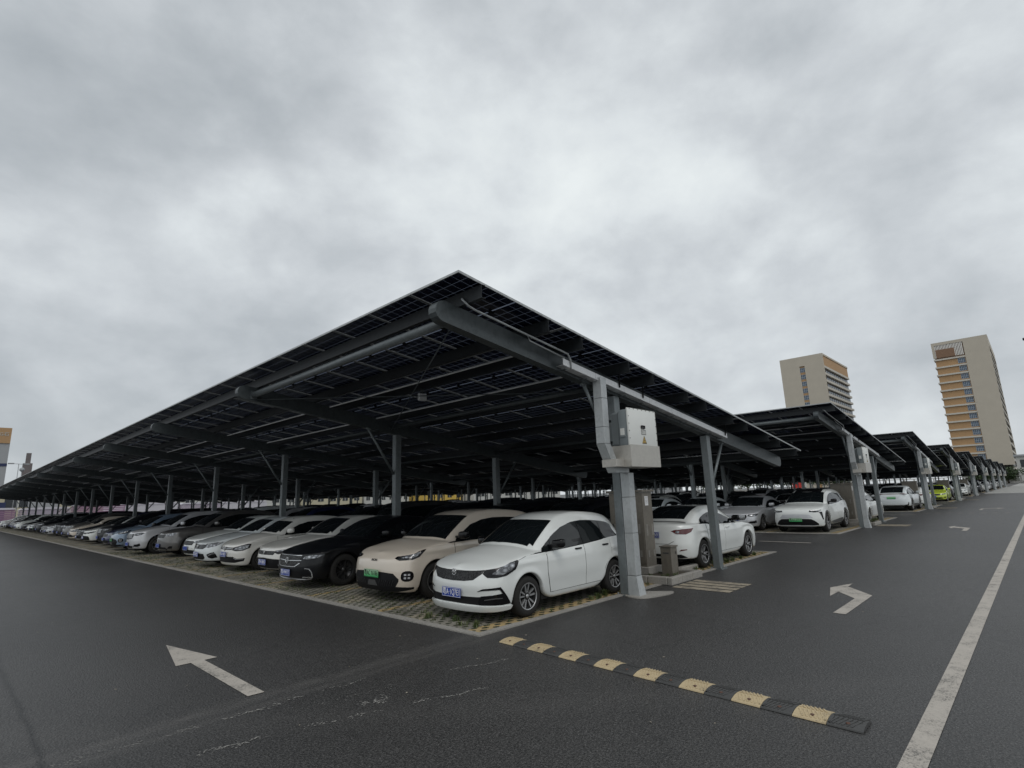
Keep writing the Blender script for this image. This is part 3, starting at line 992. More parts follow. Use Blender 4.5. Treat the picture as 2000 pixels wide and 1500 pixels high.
@fr('plain')
def _(c, add, both, root):
    h = c.gh
    add('upper_grille', sym([(0, h-.12), (.45, h-.11), (.52, h-.02), (.48, h+.02), (0, h+.03)]), 'O', 'grille', .004)
    both('headlight', [(.52, h-.03), (.68, h-.06), (.92, h-.02), (1.04, h+.07), (.88, h+.07), (.56, h+.03)], 'O', 'lamp', .006, grid=.08)
    add('lower_grille', sym([(0, .26), (.55, .26), (.72, .30), (.60, .38), (0, .40)]), 'O', 'trim', .004)
    both('fog_surround', [(.70, .34), (.90, .33), (.92, .42), (.80, .43)], 'O', 'gloss', .006, grid=.1)
    plate(root, c.xf(.44) - .03, .44, -1, c.plate, c.ptxt)

@rr_('hatch')
def _(c, add, both, root):
    h = c.th
    both('tail_light', [(.50, h+.02), (.72, h-.06), (.90, h-.02), (.96, h+.16), (.84, h+.20), (.70, h+.10)], 'Q', 'tail', .006, grid=.08)
    add('rear_bumper_trim', sym([(0, .28), (.60, .28), (.85, .32), (.80, .40), (0, .42)]), 'Q', 'trim', .004)
    plate(root, c.xr(.75) + .015, .72, 1, c.plate, c.rptxt)

@rr_('sedan')
def _(c, add, both, root):
    h = c.th
    both('tail_light', [(.50, h+.03), (.62, h-.035), (.85, h-.045), (1.02, h+.01), (1.14, h+.085), (.80, h+.075), (.58, h+.055)], 'Q', 'tail', .006, grid=.06)
    both('reversing_lamp', [(.60, h+.0), (.68, h-.02), (.70, h+.03), (.62, h+.04)], 'Q', 'lamp', .010, grid=.1)
    add('boot_seam', sym([(0, .60), (.44, .60), (.56, .66), (.555, .668), (.435, .608), (0, .608)]), 'Q', 'dark', .002, grid=.1)
    both('reflector', [(.66, .44), (.84, .47), (.84, .485), (.70, .48)], 'Q', 'tail', .005, grid=.1)
    add('rear_bumper_trim', sym([(0, .27), (.50, .27), (.85, .30), (.70, .37), (0, .38)]), 'Q', 'trim', .004)
    emblem(c, root, h+.075, .10, 'wing', 0.02, 1)
    plate(root, c.xr(.75) + .012, h-.055, 1, c.plate, c.rptxt)

@rr_('bar')
def _(c, add, both, root):
    h = c.th
    add('tail_light', sym([(0, h+.08), (.7, h+.08), (.95, h+.05), (.95, h+.09), (.7, h+.125), (0, h+.125)]), 'Q', 'tail', .006, grid=.08)
    add('tailgate_panel', sym([(0, h-.20), (.35, h-.20), (.5, h-.08), (.45, h-.06), (0, h-.06)]), 'Q', 'silver', .004, grid=.1)
    add('rear_bumper_trim', sym([(0, .28), (.60, .28), (.92, .36), (.94, .56), (.90, .56), (.84, .42), (.6, .38), (0, .38)]), 'Q', 'trim', .004)
    plate(root, c.xr(.75) + .015, h-.13, 1, c.plate, c.rptxt, w=.48)
# ------------------------------------------------------------------ setting
PX, BAY, SLOT = 18.4, 7.39, 7.39 / 3
XH, XL = -.76, 13.18            # high and low roof edge
ZH, SL = 4.885, .1412
YS = -.58
def zr(x): return ZH - SL * (x - XH)
C1, C2 = 3.69, 7.66
BLK = 11.6

def sheet(name, poly, z, mat, thick=0., kind='structure'):
    bm = bmesh.new()
    if thick: prism(bm, poly, z - thick, z)
    else: bm.faces.new([bm.verts.new((a, b, z)) for a, b in poly])
    o = bm_obj(name, bm, mat); tag(o, kind=kind); return o

def asphalt_mat():
    t = NT('asphalt'); b = t.bsdf((.05, .05, .05), .62)
    v = t.coord()
    fine = t.noise(v, 52, 3, .85); mid = t.noise(v, 9, 6, .65); big = t.noise(v, .22, 5, .6)
    vo = t.n('ShaderNodeTexVoronoi'); vo.inputs['Scale'].default_value = 60; t.l(v, vo.inputs['Vector'])
    base = t.ramp(fine, [(.36, (.010, .010, .010)), (.50, (.0445, .0425, .041)), (.64, (.152, .147, .142))])
    st = t.ramp(vo.outputs['Distance'], [(.05, (.17, .168, .165)), (.30, (.0455, .0435, .042)), (.6, (.012, .012, .012))])
    c = t.mix(.42, base, st)
    m = t.ramp(t.math('ADD', t.math('MULTIPLY', mid, .35), t.math('MULTIPLY', big, .65)), [(.32, .70), (.5, .95), (.7, 1.30)])
    c = t.mix(1.0, c, m, 'MULTIPLY')
    # dusty tyre-worn bands swinging out of the parking lane into the junction
    X, Y, _ = t.xyz(v)
    wob = t.math('MULTIPLY_ADD', t.noise(t.mapping(v, (.5, .5, 1)), 1.2, 3), .36, -.18)
    Yw = t.math('ADD', Y, wob)
    inx = t.ramp(t.math('MULTIPLY_ADD', X, .05, .5), [(.10, 1.), (.50, .9), (.60, 0.)])
    def lane(a_, b_, w):
        d = t.math('ABSOLUTE', t.math('ADD', t.math('ADD', Yw, t.math('MULTIPLY', X, a_)), b_))
        return t.ramp(t.math('DIVIDE', d, w), [(0., 1.), (.4, .6), (1., 0.)])
    fib = t.ramp(t.noise(t.mapping(v, (1.2, 14, 1)), 3, 6, .75), [(.36, 0.), (.62, 1.)])
    dust = t.math('MAXIMUM', lane(-.02, -.12, .20), t.math('MULTIPLY', lane(-.03, .10, .12), .8))
    dust = t.math('MAXIMUM', dust, t.math('MULTIPLY', lane(.9, 3.4, .5), .35))
    dust = t.math('MULTIPLY', t.math('MULTIPLY', dust, fib), inx)
    c = t.mix(t.math('MULTIPLY', dust, .5), c, (.15, .142, .133))
    # scraped flecks of pale dirt along the wheel path
    fl = t.ramp(t.noise(t.mapping(v, (4, 9, 1)), 9, 4, .85), [(.555, 0.), (.58, 1.)])
    reg = t.math('MAXIMUM', lane(-.02, .33, .12), t.math('MAXIMUM', lane(.31, 1.98, .14), t.math('MULTIPLY', lane(.30, 1.25, .14), .8)))
    reg = t.math('MULTIPLY', reg, t.ramp(t.noise(v, 2.2, 2), [(.42, 0.), (.52, 1.)]))
    k = t.math('MULTIPLY', t.math('MULTIPLY', fl, reg), inx)
    # sparse stains and older patches
    stn = t.ramp(t.noise(v, .9, 4, .6), [(.66, 0.), (.74, .55)])
    c = t.mix(stn, c, (.022, .022, .023))
    jt = t.math('ABSOLUTE', t.math('ADD', X, t.math('MULTIPLY_ADD', t.noise(v, 2.5, 5, .7), .18, 4.42)))
    c = t.mix(t.ramp(t.math('DIVIDE', jt, .05), [(0., .85), (.5, .3), (1., 0.)]), c, (.012, .012, .012))
    # hairline cracks
    cr = t.n('ShaderNodeTexVoronoi', feature='DISTANCE_TO_EDGE'); cr.inputs['Scale'].default_value = .16
    vv = t.n('ShaderNodeVectorMath', operation='ADD'); nz = t.noise(v, 1.1, 5, .7, 'Color'); t.l(v, vv.inputs[0]); t.l(nz, vv.inputs[1]); t.l(vv.outputs[0], cr.inputs['Vector'])
    ck = t.ramp(cr.outputs['Distance'], [(.0, 1.), (.0030, 0.)])
    c = t.mix(t.math('MULTIPLY', ck, .35), c, (.008, .008, .008))
    t.l(c, b.inputs['Base Color'])
    t.l(t.math('MULTIPLY_ADD', mid, .25, .34), b.inputs['Roughness'])
    h = t.math('ADD', t.math('MULTIPLY', fine, .6), t.math('MULTIPLY', vo.outputs['Distance'], -.5))
    t.bump(h, .75, .012, b)
    return t.m

def paver_mat():
    """concrete grass pavers: staggered openings filled with soil and moss"""
    t = NT('grass_pavers'); b = t.bsdf((.3, .3, .3), .9)
    v = t.coord(); X, Y, _ = t.xyz(v)
    def cells(off):
        x = t.math('ADD', t.math('MULTIPLY', X, 1/.25), off); y = t.math('ADD', t.math('MULTIPLY', Y, 1/.19), off)
        fx = t.math('ABSOLUTE', t.math('SUBTRACT', t.math('FRACT', x), .5)); fy = t.math('ABSOLUTE', t.math('SUBTRACT', t.math('FRACT', y), .5))
        w = t.noise(v, 14, 3)
        d = t.math('ADD', t.math('POWER', t.math('MULTIPLY', fx, 2.0), 2), t.math('POWER', t.math('MULTIPLY', fy, 2.3), 2))
        return t.math('ADD', d, t.math('MULTIPLY_ADD', w, .3, -.15))
    d = t.math('MINIMUM', cells(0.), cells(.5))
    hole = t.ramp(d, [(.14, 1.), (.24, 0.)])
    n1 = t.noise(v, 2.2, 7, .7); n2 = t.noise(v, 55, 3, .6)
    con = t.ramp(t.math('ADD', t.math('MULTIPLY', n1, .65), t.math('MULTIPLY', n2, .35)), [(.33, (.11, .105, .09)), (.5, (.24, .23, .205)), (.68, (.33, .32, .29))])
    # joints of the blocks
    jx = t.math('ABSOLUTE', t.math('SUBTRACT', t.math('FRACT', t.math('MULTIPLY', X, 2.0)), .5))
    jy = t.math('ABSOLUTE', t.math('SUBTRACT', t.math('FRACT', t.math('MULTIPLY', Y, 1/.38)), .5))
    j = t.ramp(t.math('MAXIMUM', jx, jy), [(.478, 0.), (.492, .8)])
    con = t.mix(j, con, (.05, .045, .035))
    # each block weathered a little differently, some with an ochre cast
    cb = t.n('ShaderNodeCombineXYZ'); t.l(t.math('FLOOR', t.math('MULTIPLY', X, 2.0)), cb.inputs[0]); t.l(t.math('FLOOR', t.math('MULTIPLY', Y, 1/.38)), cb.inputs[1])
    wn_ = t.n('ShaderNodeTexWhiteNoise', noise_dimensions='2D'); t.l(cb.outputs[0], wn_.inputs['Vector'])
    con = t.mix(.85, con, t.mix(1.0, con, t.ramp(wn_.outputs['Value'], [(0., (.65, .62, .56)), (.5, (1., .98, .93)), (1., (1.35, 1.22, .98))]), 'MULTIPLY'))
    # yellow bay lines and the broad band along the road edge
    yy = t.math('ABSOLUTE', t.math('SUBTRACT', t.math('FRACT', t.math('MULTIPLY_ADD', Y, 1/2.6, .5 - .08/2.6)), .5))
    ln = t.math('MAXIMUM', t.math('LESS_THAN', yy, .032), t.math('LESS_THAN', Y, .40))
    wn = t.ramp(t.math('ADD', t.math('MULTIPLY', n1, .5), t.math('MULTIPLY', n2, .5)), [(.40, .05), (.53, .85)])
    con = t.mix(t.math('MULTIPLY', ln, wn), con, (.43, .295, .11))
    soil = t.ramp(t.noise(v, 30, 4), [(.35, (.022, .019, .013)), (.55, (.035, .045, .018)), (.75, (.06, .075, .03))])
    t.l(t.mix(hole, con, soil), b.inputs['Base Color'])
    h = t.math('SUBTRACT', t.math('MULTIPLY', n2, .15), hole)
    t.bump(h, .9, .03, b)
    return t.m

def build_ground():
    asp = asphalt_mat(); pav = paver_mat()
    sheet('ground', [(-900, -900), (1500, -900), (1500, 1500), (-900, 1500)], 0, asp)
    for k in range(9):
        x0 = PX * k; y1 = 104.5
        sheet('paved_parking', [(x0 + .13, .13), (x0 + BLK - .13, .13), (x0 + BLK - .13, y1), (x0 + .13, y1)], .012, pav)
        bm = bmesh.new()
        def kerb(a, b, c, d, n, axis):
            for i in range(n):
                if axis == 'y': box(bm, a, b, c + (d - c)*i/n + .003, c + (d - c)*(i+1)/n - .003, -.05, .018 + rnd.uniform(-.003, .004))
                else: box(bm, a + (b - a)*i/n + .003, a + (b - a)*(i+1)/n - .003, c, d, -.05, .018 + rnd.uniform(-.003, .004))
        kerb(x0, x0 + .125, .13, y1, 150 if k == 0 else 60, 'y'); kerb(x0, x0 + BLK, 0, .125, 14, 'x'); kerb(x0 + BLK - .125, x0 + BLK, .13, y1, 50, 'y')
        tag(bm_obj('kerb_edging', bm, M['conc']), kind='structure')
    # pale concrete road beyond the lot
    sheet('concrete_road', [(86, -60), (230, -60), (230, -.6), (150, -.6), (150, -.2), (86, -.2)], .010, concrete('concrete_road', (.34, .335, .315)))
    # markings
    W = M['wpaint']
    def mark(name, poly): sheet(name, poly, .005, W)
    mark('painted_arrow', [(6.22, -2.71), (6.91, -2.93), (6.47, -2.94), (5.74, -3.46), (4.01, -3.46), (4.01, -3.29), (5.33, -3.29), (5.85, -2.93), (5.35, -2.92)])
    mark('painted_arrow', [(-2.87, 3.27), (-2.63, 1.99), (-2.78, 1.99), (-2.78, .18), (-2.94, .19), (-2.93, 1.99), (-3.09, 1.99)])
    mark('painted_arrow', [(23.09, -2.79), (23.76, -2.98), (23.30, -2.98), (22.62, -3.53), (21.0, -3.53), (21.0, -3.37), (22.2, -3.37), (22.75, -2.98), (22.25, -2.97)])
    mark('painted_arrow', [(41.1, -3.9), (41.7, -3.5), (41.3, -3.5), (40.7, -2.75), (38.9, -2.75), (38.9, -2.9), (40.4, -2.9), (40.9, -3.5), (40.4, -3.5)])
    sheet('painted_line', [(-9, -4.80), (90, -4.98), (90, -5.14), (-9, -4.95)], .005, W)
    for X in (34.7, 69.8):
        for i in range(8):
            y = -.55 - .505*i
            mark('painted_dash', [(X, y), (X, y - .26), (X + .16, y - .26), (X + .16, y)])
    mark('painted_line', [(14.7, 1.63), (14.8, 1.63), (14.68, -.07), (14.55, -.07)])
    # hatched keep-clear patches beside each island
    for k in range(6):
        for i in range(4):
            x = 4.80 + PX*k + .29*i
            sheet('painted_bar', [(x, -.30), (x, -1.43), (x + .22, -1.43), (x + .22, -.28)], .005, M['tan'])
    for k in (1, 2, 3):
        mark('painted_line', [(PX*k + 14.6, 1.2), (PX*k + 14.72, 1.2), (PX*k + 14.6, -.4), (PX*k + 14.48, -.4)])

def build_bump():
    o = empty('speed_bump', (.1, -.42, 0)); o.rotation_euler = (0, 0, 0)
    tag(o, 'low rubber speed hump of yellow and black blocks across the lane', 'speed bump')
    prof = [(-.14, .0), (-.135, .010), (-.06, .026), (0, .030), (.06, .026), (.135, .010), (.14, 0)]
    n = 16; L = 4.12; w = L / n
    dx = -.22 / n
    for i in range(n):
        bm = bmesh.new()
        g = .002
        A = [bm.verts.new((a + dx*i, -w*i - g, b + .004)) for a, b in prof]; B = [bm.verts.new((a + dx*(i+1), -w*(i+1) + g, b + .004)) for a, b in prof]
        bm.faces.new(A[::-1]); bm.faces.new(B)
        for k in range(len(prof)): bm.faces.new((A[k], A[(k+1) % 7], B[(k+1) % 7], B[k]))
        # raised diagonal treads
        for side in (-1, 1):
            for q in range(7):
                y0 = -w*i - .02 - q*(w-.03)/7
                x0, x1 = (.015, .120) if side > 0 else (-.015, -.120)
                z0, z1 = .041, .024
                dy = .05 * (1 if i % 2 == 0 else -1) * side
                y0 = max(min(y0, -w*i - .012), -w*(i+1) + .03)
                v = [bm.verts.new((x + dx*i, y, z)) for x, y, z in ((x0, y0, z0), (x0, y0 - .014, z0), (x1, max(min(y0 + dy, -w*i-.01), -w*(i+1)+.02) - .014, z1), (x1, max(min(y0 + dy, -w*i-.01), -w*(i+1)+.02), z1))]
                u = [bm.verts.new((a.co.x, a.co.y, a.co.z - .012)) for a in v]
                for k in range(4): bm.faces.new((v[k], v[(k+1) % 4], u[(k+1) % 4], u[k]))
                bm.faces.new(v)
        c = bm_obj('rubber_block', bm, M['yrub' if i % 2 == 0 else 'krub'], o)
        bm = bmesh.new(); lathe(bm, [(.016, .0), (.016, .006), (.001, .008)], 12, 'z', c=(dx*(i+.5) - .075, -w*(i+.55), .028)); 
        bm_obj('bolt', bm, simple('rust_bolt', (.10, .05, .035), .7) if i == 0 else bpy.data.materials['rust_bolt'], c)

# ------------------------------------------------------------------ carport
def beam_mesh(x0, x1, h=.32, w=.17, drop=.235):
    """inclined box girder with half-round ends; top follows the purlin underside"""
    bm = bmesh.new(); r = h / 2
    pts = []
    ang = math.atan(SL)
    def c(x): return zr(x) - drop - r
    p0 = (x0 + r, c(x0 + r)); p1 = (x1 - r, c(x1 - r))
    for k in range(9):
        a = PI/2 + PI*k/8
        pts.append((p0[0] + r*math.cos(a - ang), p0[1] + r*math.sin(a - ang)))
    for k in range(9):
        a = -PI/2 + PI*k/8
        pts.append((p1[0] + r*math.cos(a - ang), p1[1] + r*math.sin(a - ang)))
    prism(bm, pts, -w/2, w/2, 'y')
    # thin flange lips along both long edges
    me = bpy.data.meshes.new('beam'); bmesh.ops.recalc_face_normals(bm, faces=bm.faces); bm.to_mesh(me); bm.free()
    return me

def column_mesh(h):
    bm = bmesh.new()
    s_ = .095
    rbox(bm, -s_, s_, -.085, .085, .02, h, .008, 1)
    box(bm, -.16, .16, -.15, .15, .0, .018)
    for a in (-.125, .125):
        for b in (-.115, .115): lathe(bm, [(.014, .018), (.014, .05), (.001, .052)], 8, 'z', c=(a, b, 0))
    for zz in (h - .32, h - .12):
        box(bm, -s_ - .006, -s_ + .001, -.05, .05, zz, zz + .05)
    me = bpy.data.meshes.new('column'); bmesh.ops.recalc_face_normals(bm, faces=bm.faces); bm.to_mesh(me); bm.free()
    return me

def build_panel_mesh(nx=1, ny=1, pl=2.338, pw=1.151, gx=.0083, gy=.009):
    bm = bmesh.new(); uv = bm.loops.layers.uv.new('UVMap')
    for i in range(nx):
        for j in range(ny):
            x0 = i*(pl + gx); y0 = j*(pw + gy)
            vs = [bm.verts.new((x0 + a*(pl-.03) + .015, y0 + b*(pw-.03) + .015, .022)) for a, b in ((0, 0), (1, 0), (1, 1), (0, 1))]
            f = bm.faces.new(vs); f.material_index = 0
            for l, c in zip(f.loops, ((0, 0), (1, 0), (1, 1), (0, 1))): l[uv].uv = c
            t = .013
            for a in ((x0, x0+pl, y0, y0+t), (x0, x0+pl, y0+pw-t, y0+pw), (x0, x0+t, y0+t+.0005, y0+pw-t-.0005), (x0+pl-t, x0+pl, y0+t+.0005, y0+pw-t-.0005)):
                box(bm, *a, 0, .035, mi=1)
            if nx*ny == 1:
                box(bm, x0 + pl*.5 - .05, x0 + pl*.5 + .05, y0 + pw*.5 - .03, y0 + pw*.5 + .03, .0, .02, mi=2)
                tube(bm, [(x0 + pl*.5, y0 + pw*.53, .006), (x0 + pl*.5 + .1, y0 + pw*.7, -.01), (x0 + pl*.5 + .02, y0 + pw*.95, .0)], .006, 5, mi=2)
    me = bpy.data.meshes.new('solar_panel')
    bm.to_mesh(me); bm.free(); return me

def rows_x(i): return XH + i * 2.3233
NB = 14
def build_carport(k, first=None):
    """one long mono-pitch solar roof on paired columns; k counts away from the camera"""
    x0 = PX * k
    nb = NB
    ylen = nb*BAY + 1.2
    if first is not None:
        r = copy_tree(first); r.location = (x0, 0, 0); return r
    root = empty('solar_carport', (x0, 0, 0))
    S = M['steel']
    bme = beam_mesh(-.77, 12.72)
    cm1 = column_mesh(zr(C1) - .235 - .325); cm2 = column_mesh(zr(C2) - .235 - .325)
    def brace(xc, sg):
        bm = bmesh.new()
        zt = zr(xc + sg*.95) - .235 - .33
        tube(bm, [(sg*.10, 0, zt - 1.25 + (0 if sg < 0 else .15)), (sg*.95, 0, zt)], .042, 4)
        box(bm, sg*.95 - .05, sg*.95 + .05, -.04, .04, zt - .02, zt + .03)
        me = bpy.data.meshes.new('brace'); bmesh.ops.recalc_face_normals(bm, faces=bm.faces); bm.to_mesh(me); bm.free(); return me
    br1, br2 = brace(C1, -1), brace(C2, 1)
    for m in (bme, cm1, cm2, br1, br2):
        m.materials.append(M['column'] if m in (cm1, cm2, br1, br2) else S)
    bm_t = bmesh.new(); 
    for i in range(nb + 1):
        y = BAY * i
        for nm, me, x in (('beam', bme, 0), ('column', cm1, C1), ('column', cm2, C2), ('brace', br1, C1), ('brace', br2, C2)):
            o = bpy.data.objects.new(nm, me); o.location = (x, y, 0); link(o, root)
    # purlins: C sections, two under each row of modules
    for i in range(6):
        for d in (.42, 1.87):
            x = rows_x(i) + d
            bm = bmesh.new(); zt = zr(x) - .028
            Y0, Y1 = YS + .0, YS + ylen
            box(bm, x - .004, x + .001, Y0, Y1, zt - .20, zt)
            box(bm, x + .0015, x + .07, Y0, Y1, zt - .006, zt); box(bm, x + .0015, x + .07, Y0, Y1, zt - .20, zt - .195)
            bm_obj('purlin', bm, M['steel_shade'], root)
    # tie tubes
    for i in (0, nb - 1, nb - 3):
        bm = bmesh.new(); tube(bm, [(-.40, BAY*i + .09, zr(-.4) - .42), (-.40, BAY*(i+1) - .09, zr(-.4) - .42)], .072, 14)
        for yy in (BAY*i + .09, BAY*(i+1) - .10): box(bm, -.47, -.33, yy, yy + .012, zr(-.4) - .52, zr(-.4) - .33)
        bm_obj('tie_tube', bm, M['column'], root)
        bm = bmesh.new()
        for a, b in (((-.35, i), (3.4, i+1)), ((-.35, i+1), (3.4, i))):
            tube(bm, [(a[0], BAY*a[1] + (.1 if a[1] == i else -.1), zr(a[0]) - .52), (b[0], BAY*b[1] + (.1 if b[1] == i else -.1), zr(b[0]) - .52)], .011, 6)
        bm_obj('bracing_rod', bm, S, root)
    for xc, rr in ((C1 - .25, .05), (C2 - .1, .045), (11.9, .045)):
        bm = bmesh.new()
        for i in range(nb): tube(bm, [(xc, BAY*i + .09, zr(xc) - .40), (xc, BAY*(i+1) - .09, zr(xc) - .40)], rr, 10)
        bm_obj('eaves_tube', bm, S, root)
    # cable conduits
    bm = bmesh.new()
    for xx in (1.55, 2.95): tube(bm, [(xx, .1, zr(xx) - .25), (xx, nb*BAY, zr(xx) - .25)], .019, 6)
    bm_obj('conduit', bm, M['galv2'], root)
    bm = bmesh.new()
    tube(bm, [(-.28, -.13, zr(-.3) - .16), (-.36, -.18, zr(-.35) - .14), (-.40, -.24, zr(-.4) - .19), (-.33, -.28, zr(-.3) - .26), (-.2, -.28, zr(-.2) - .28), (1.95, -.28, zr(1.95) - .28), (2.05, -.26, zr(2.05) - .36), (2.07, -.24, zr(2.07) - .52)], .017, 8)
    tube(bm, [(1.02, -.2, zr(1.02) - .24), (1.02, -.24, zr(1.02) - .34), (1.9, -.24, zr(1.9) - .36)], .012, 6)
    bm_obj('conduit', bm, M['galv'], root)
    bm = bmesh.new()
    for xx in (3.55, 4.40, 8.3):
        tube(bm, [(xx, -.3, zr(xx) - .09), (xx - .02, -.28, zr(xx) - .2), (xx + .02, -.25, zr(xx) - .45)], .016, 6)
    bm_obj('black_cable', bm, M['trim'], root)
    # open cable tray with a pale side cover, fixed under the end girder
    bm = bmesh.new()
    n = 7; xa, xb = 1.86, 8.45
    for i in range(n):
        a = xa + (xb - xa)*i/n; b = xa + (xb - xa)*(i+1)/n - .008
        za, zb = zr(a) - .435, zr(b) - .435
        for (y0, y1, h0, h1) in ((-.242, -.236, -.055, .06), (-.236, -.205, .054, .060), (-.236, -.05, -.060, -.055)):
            V = [bm.verts.new(p) for p in ((a, y0, za+h0), (b, y0, zb+h0), (b, y0, zb+h1), (a, y0, za+h1), (a, y1, za+h0), (b, y1, zb+h0), (b, y1, zb+h1), (a, y1, za+h1))]
            for f in ((0,1,2,3), (4,7,6,5), (0,4,5,1), (3,2,6,7), (0,3,7,4), (1,5,6,2)): bm.faces.new([V[q] for q in f])
    bm_obj('cable_tray', bm, M['galv2'], root)
    bm = bmesh.new()
    for i in range(11):
        x = 1.9 + i*.62
        box(bm, x, x + .05, -.25, .12, zr(x) - .56, zr(x) - .545)
    bm_obj('tray_bracket', bm, M['steel'], root)
    # drop duct: down from the tray, bent in to the inverter skirt
    bm = bmesh.new()
    xd0, xd1, yd0, yd1 = 2.86, 3.04, -.30, -.12
    zt = zr(2.95) - .43
    for a, b in ((3.55, zt), (3.02, 3.545), (2.72, 3.015)):
        rbox(bm, xd0, xd1, yd0, yd1, a, b, .004, 1)
    # elbow
    E0 = [(xd0, 2.715), (xd1, 2.715), (3.25, 2.36), (3.60, 2.36), (3.60, 2.20), (3.16, 2.20)]
    prism(bm, E0, yd0, yd1, 'y')
    bm_obj('cable_duct', bm, M['galv'], root)
    bm = bmesh.new()
    for a, b in ((.36, 1.10), (1.106, 1.75), (1.756, 2.20)):
        rbox(bm, C1 - .09, C1 + .09, -.275, -.095, a, b, .004, 1)
    # flared foot
    A = [(C1 - .09, -.275), (C1 + .09, -.275), (C1 + .09, -.095), (C1 - .09, -.095)]; B = [(C1 - .11, -.33), (C1 + .12, -.33), (C1 + .12, -.095), (C1 - .11, -.095)]
    va = [bm.verts.new((*p, .354)) for p in A]; vb = [bm.verts.new((*p, .0)) for p in B]
    for q in range(4): bm.faces.new((va[q], va[(q+1) % 4], vb[(q+1) % 4], vb[q]))
    bm_obj('cable_duct', bm, M['galv'], root)
    # modules: the nearest hundred one by one, the rest of this roof as one part
    tilt = Matrix.Rotation(math.atan(SL), 4, 'Y')
    pm = build_panel_mesh(); mats = [M['panel'], M['frame'], M['trim']]
    for m in mats: pm.materials.append(m)
    cand = []
    ny = int(ylen / 1.16)
    cam0 = Vector((-5.3, -5.82, 1.85))
    for i in range(6):
        for j in range(ny):
            x = rows_x(i); y = YS + j*1.16 + .01
            cand.append(((Vector((x + 1.1, y + .5, zr(x))) - cam0).length, i, j, x, y))
    cand.sort()
    near = cand[:100]
    for _, i, j, x, y in near:
        o = bpy.data.objects.new('solar_panel', pm); o.location = (x, y, zr(x) - .022); o.rotation_euler = (0, math.atan(SL), 0); link(o, root)
    rest = {(i, j) for _, i, j, _, _ in cand[100:]}
    bm = bmesh.new(); uv = bm.loops.layers.uv.new('UVMap')
    src = pm
    vs = [v.co.copy() for v in src.vertices]
    nfr = 4*8 + 4
    for (i, j) in sorted(rest):
        x = rows_x(i); y = YS + j*1.16 + .01
        m = Matrix.Translation((x, y, zr(x) - .022)) @ tilt
        V = [bm.verts.new(m @ vs[q]) for q in range(nfr)]
        for p in src.polygons:
            if max(p.vertices) >= nfr: continue
            f = bm.faces.new([V[q] for q in p.vertices]); f.material_index = p.material_index
            if p.material_index == 0:
                for l, c in zip(f.loops, ((0, 0), (1, 0), (1, 1), (0, 1))): l[uv].uv = c
    me = bpy.data.meshes.new('solar_panels'); bm.to_mesh(me); bm.free()
    for m in mats: me.materials.append(m)
    o = bpy.data.objects.new('far_solar_panels', me); link(o, root); tag(o, kind='stuff')
    return root

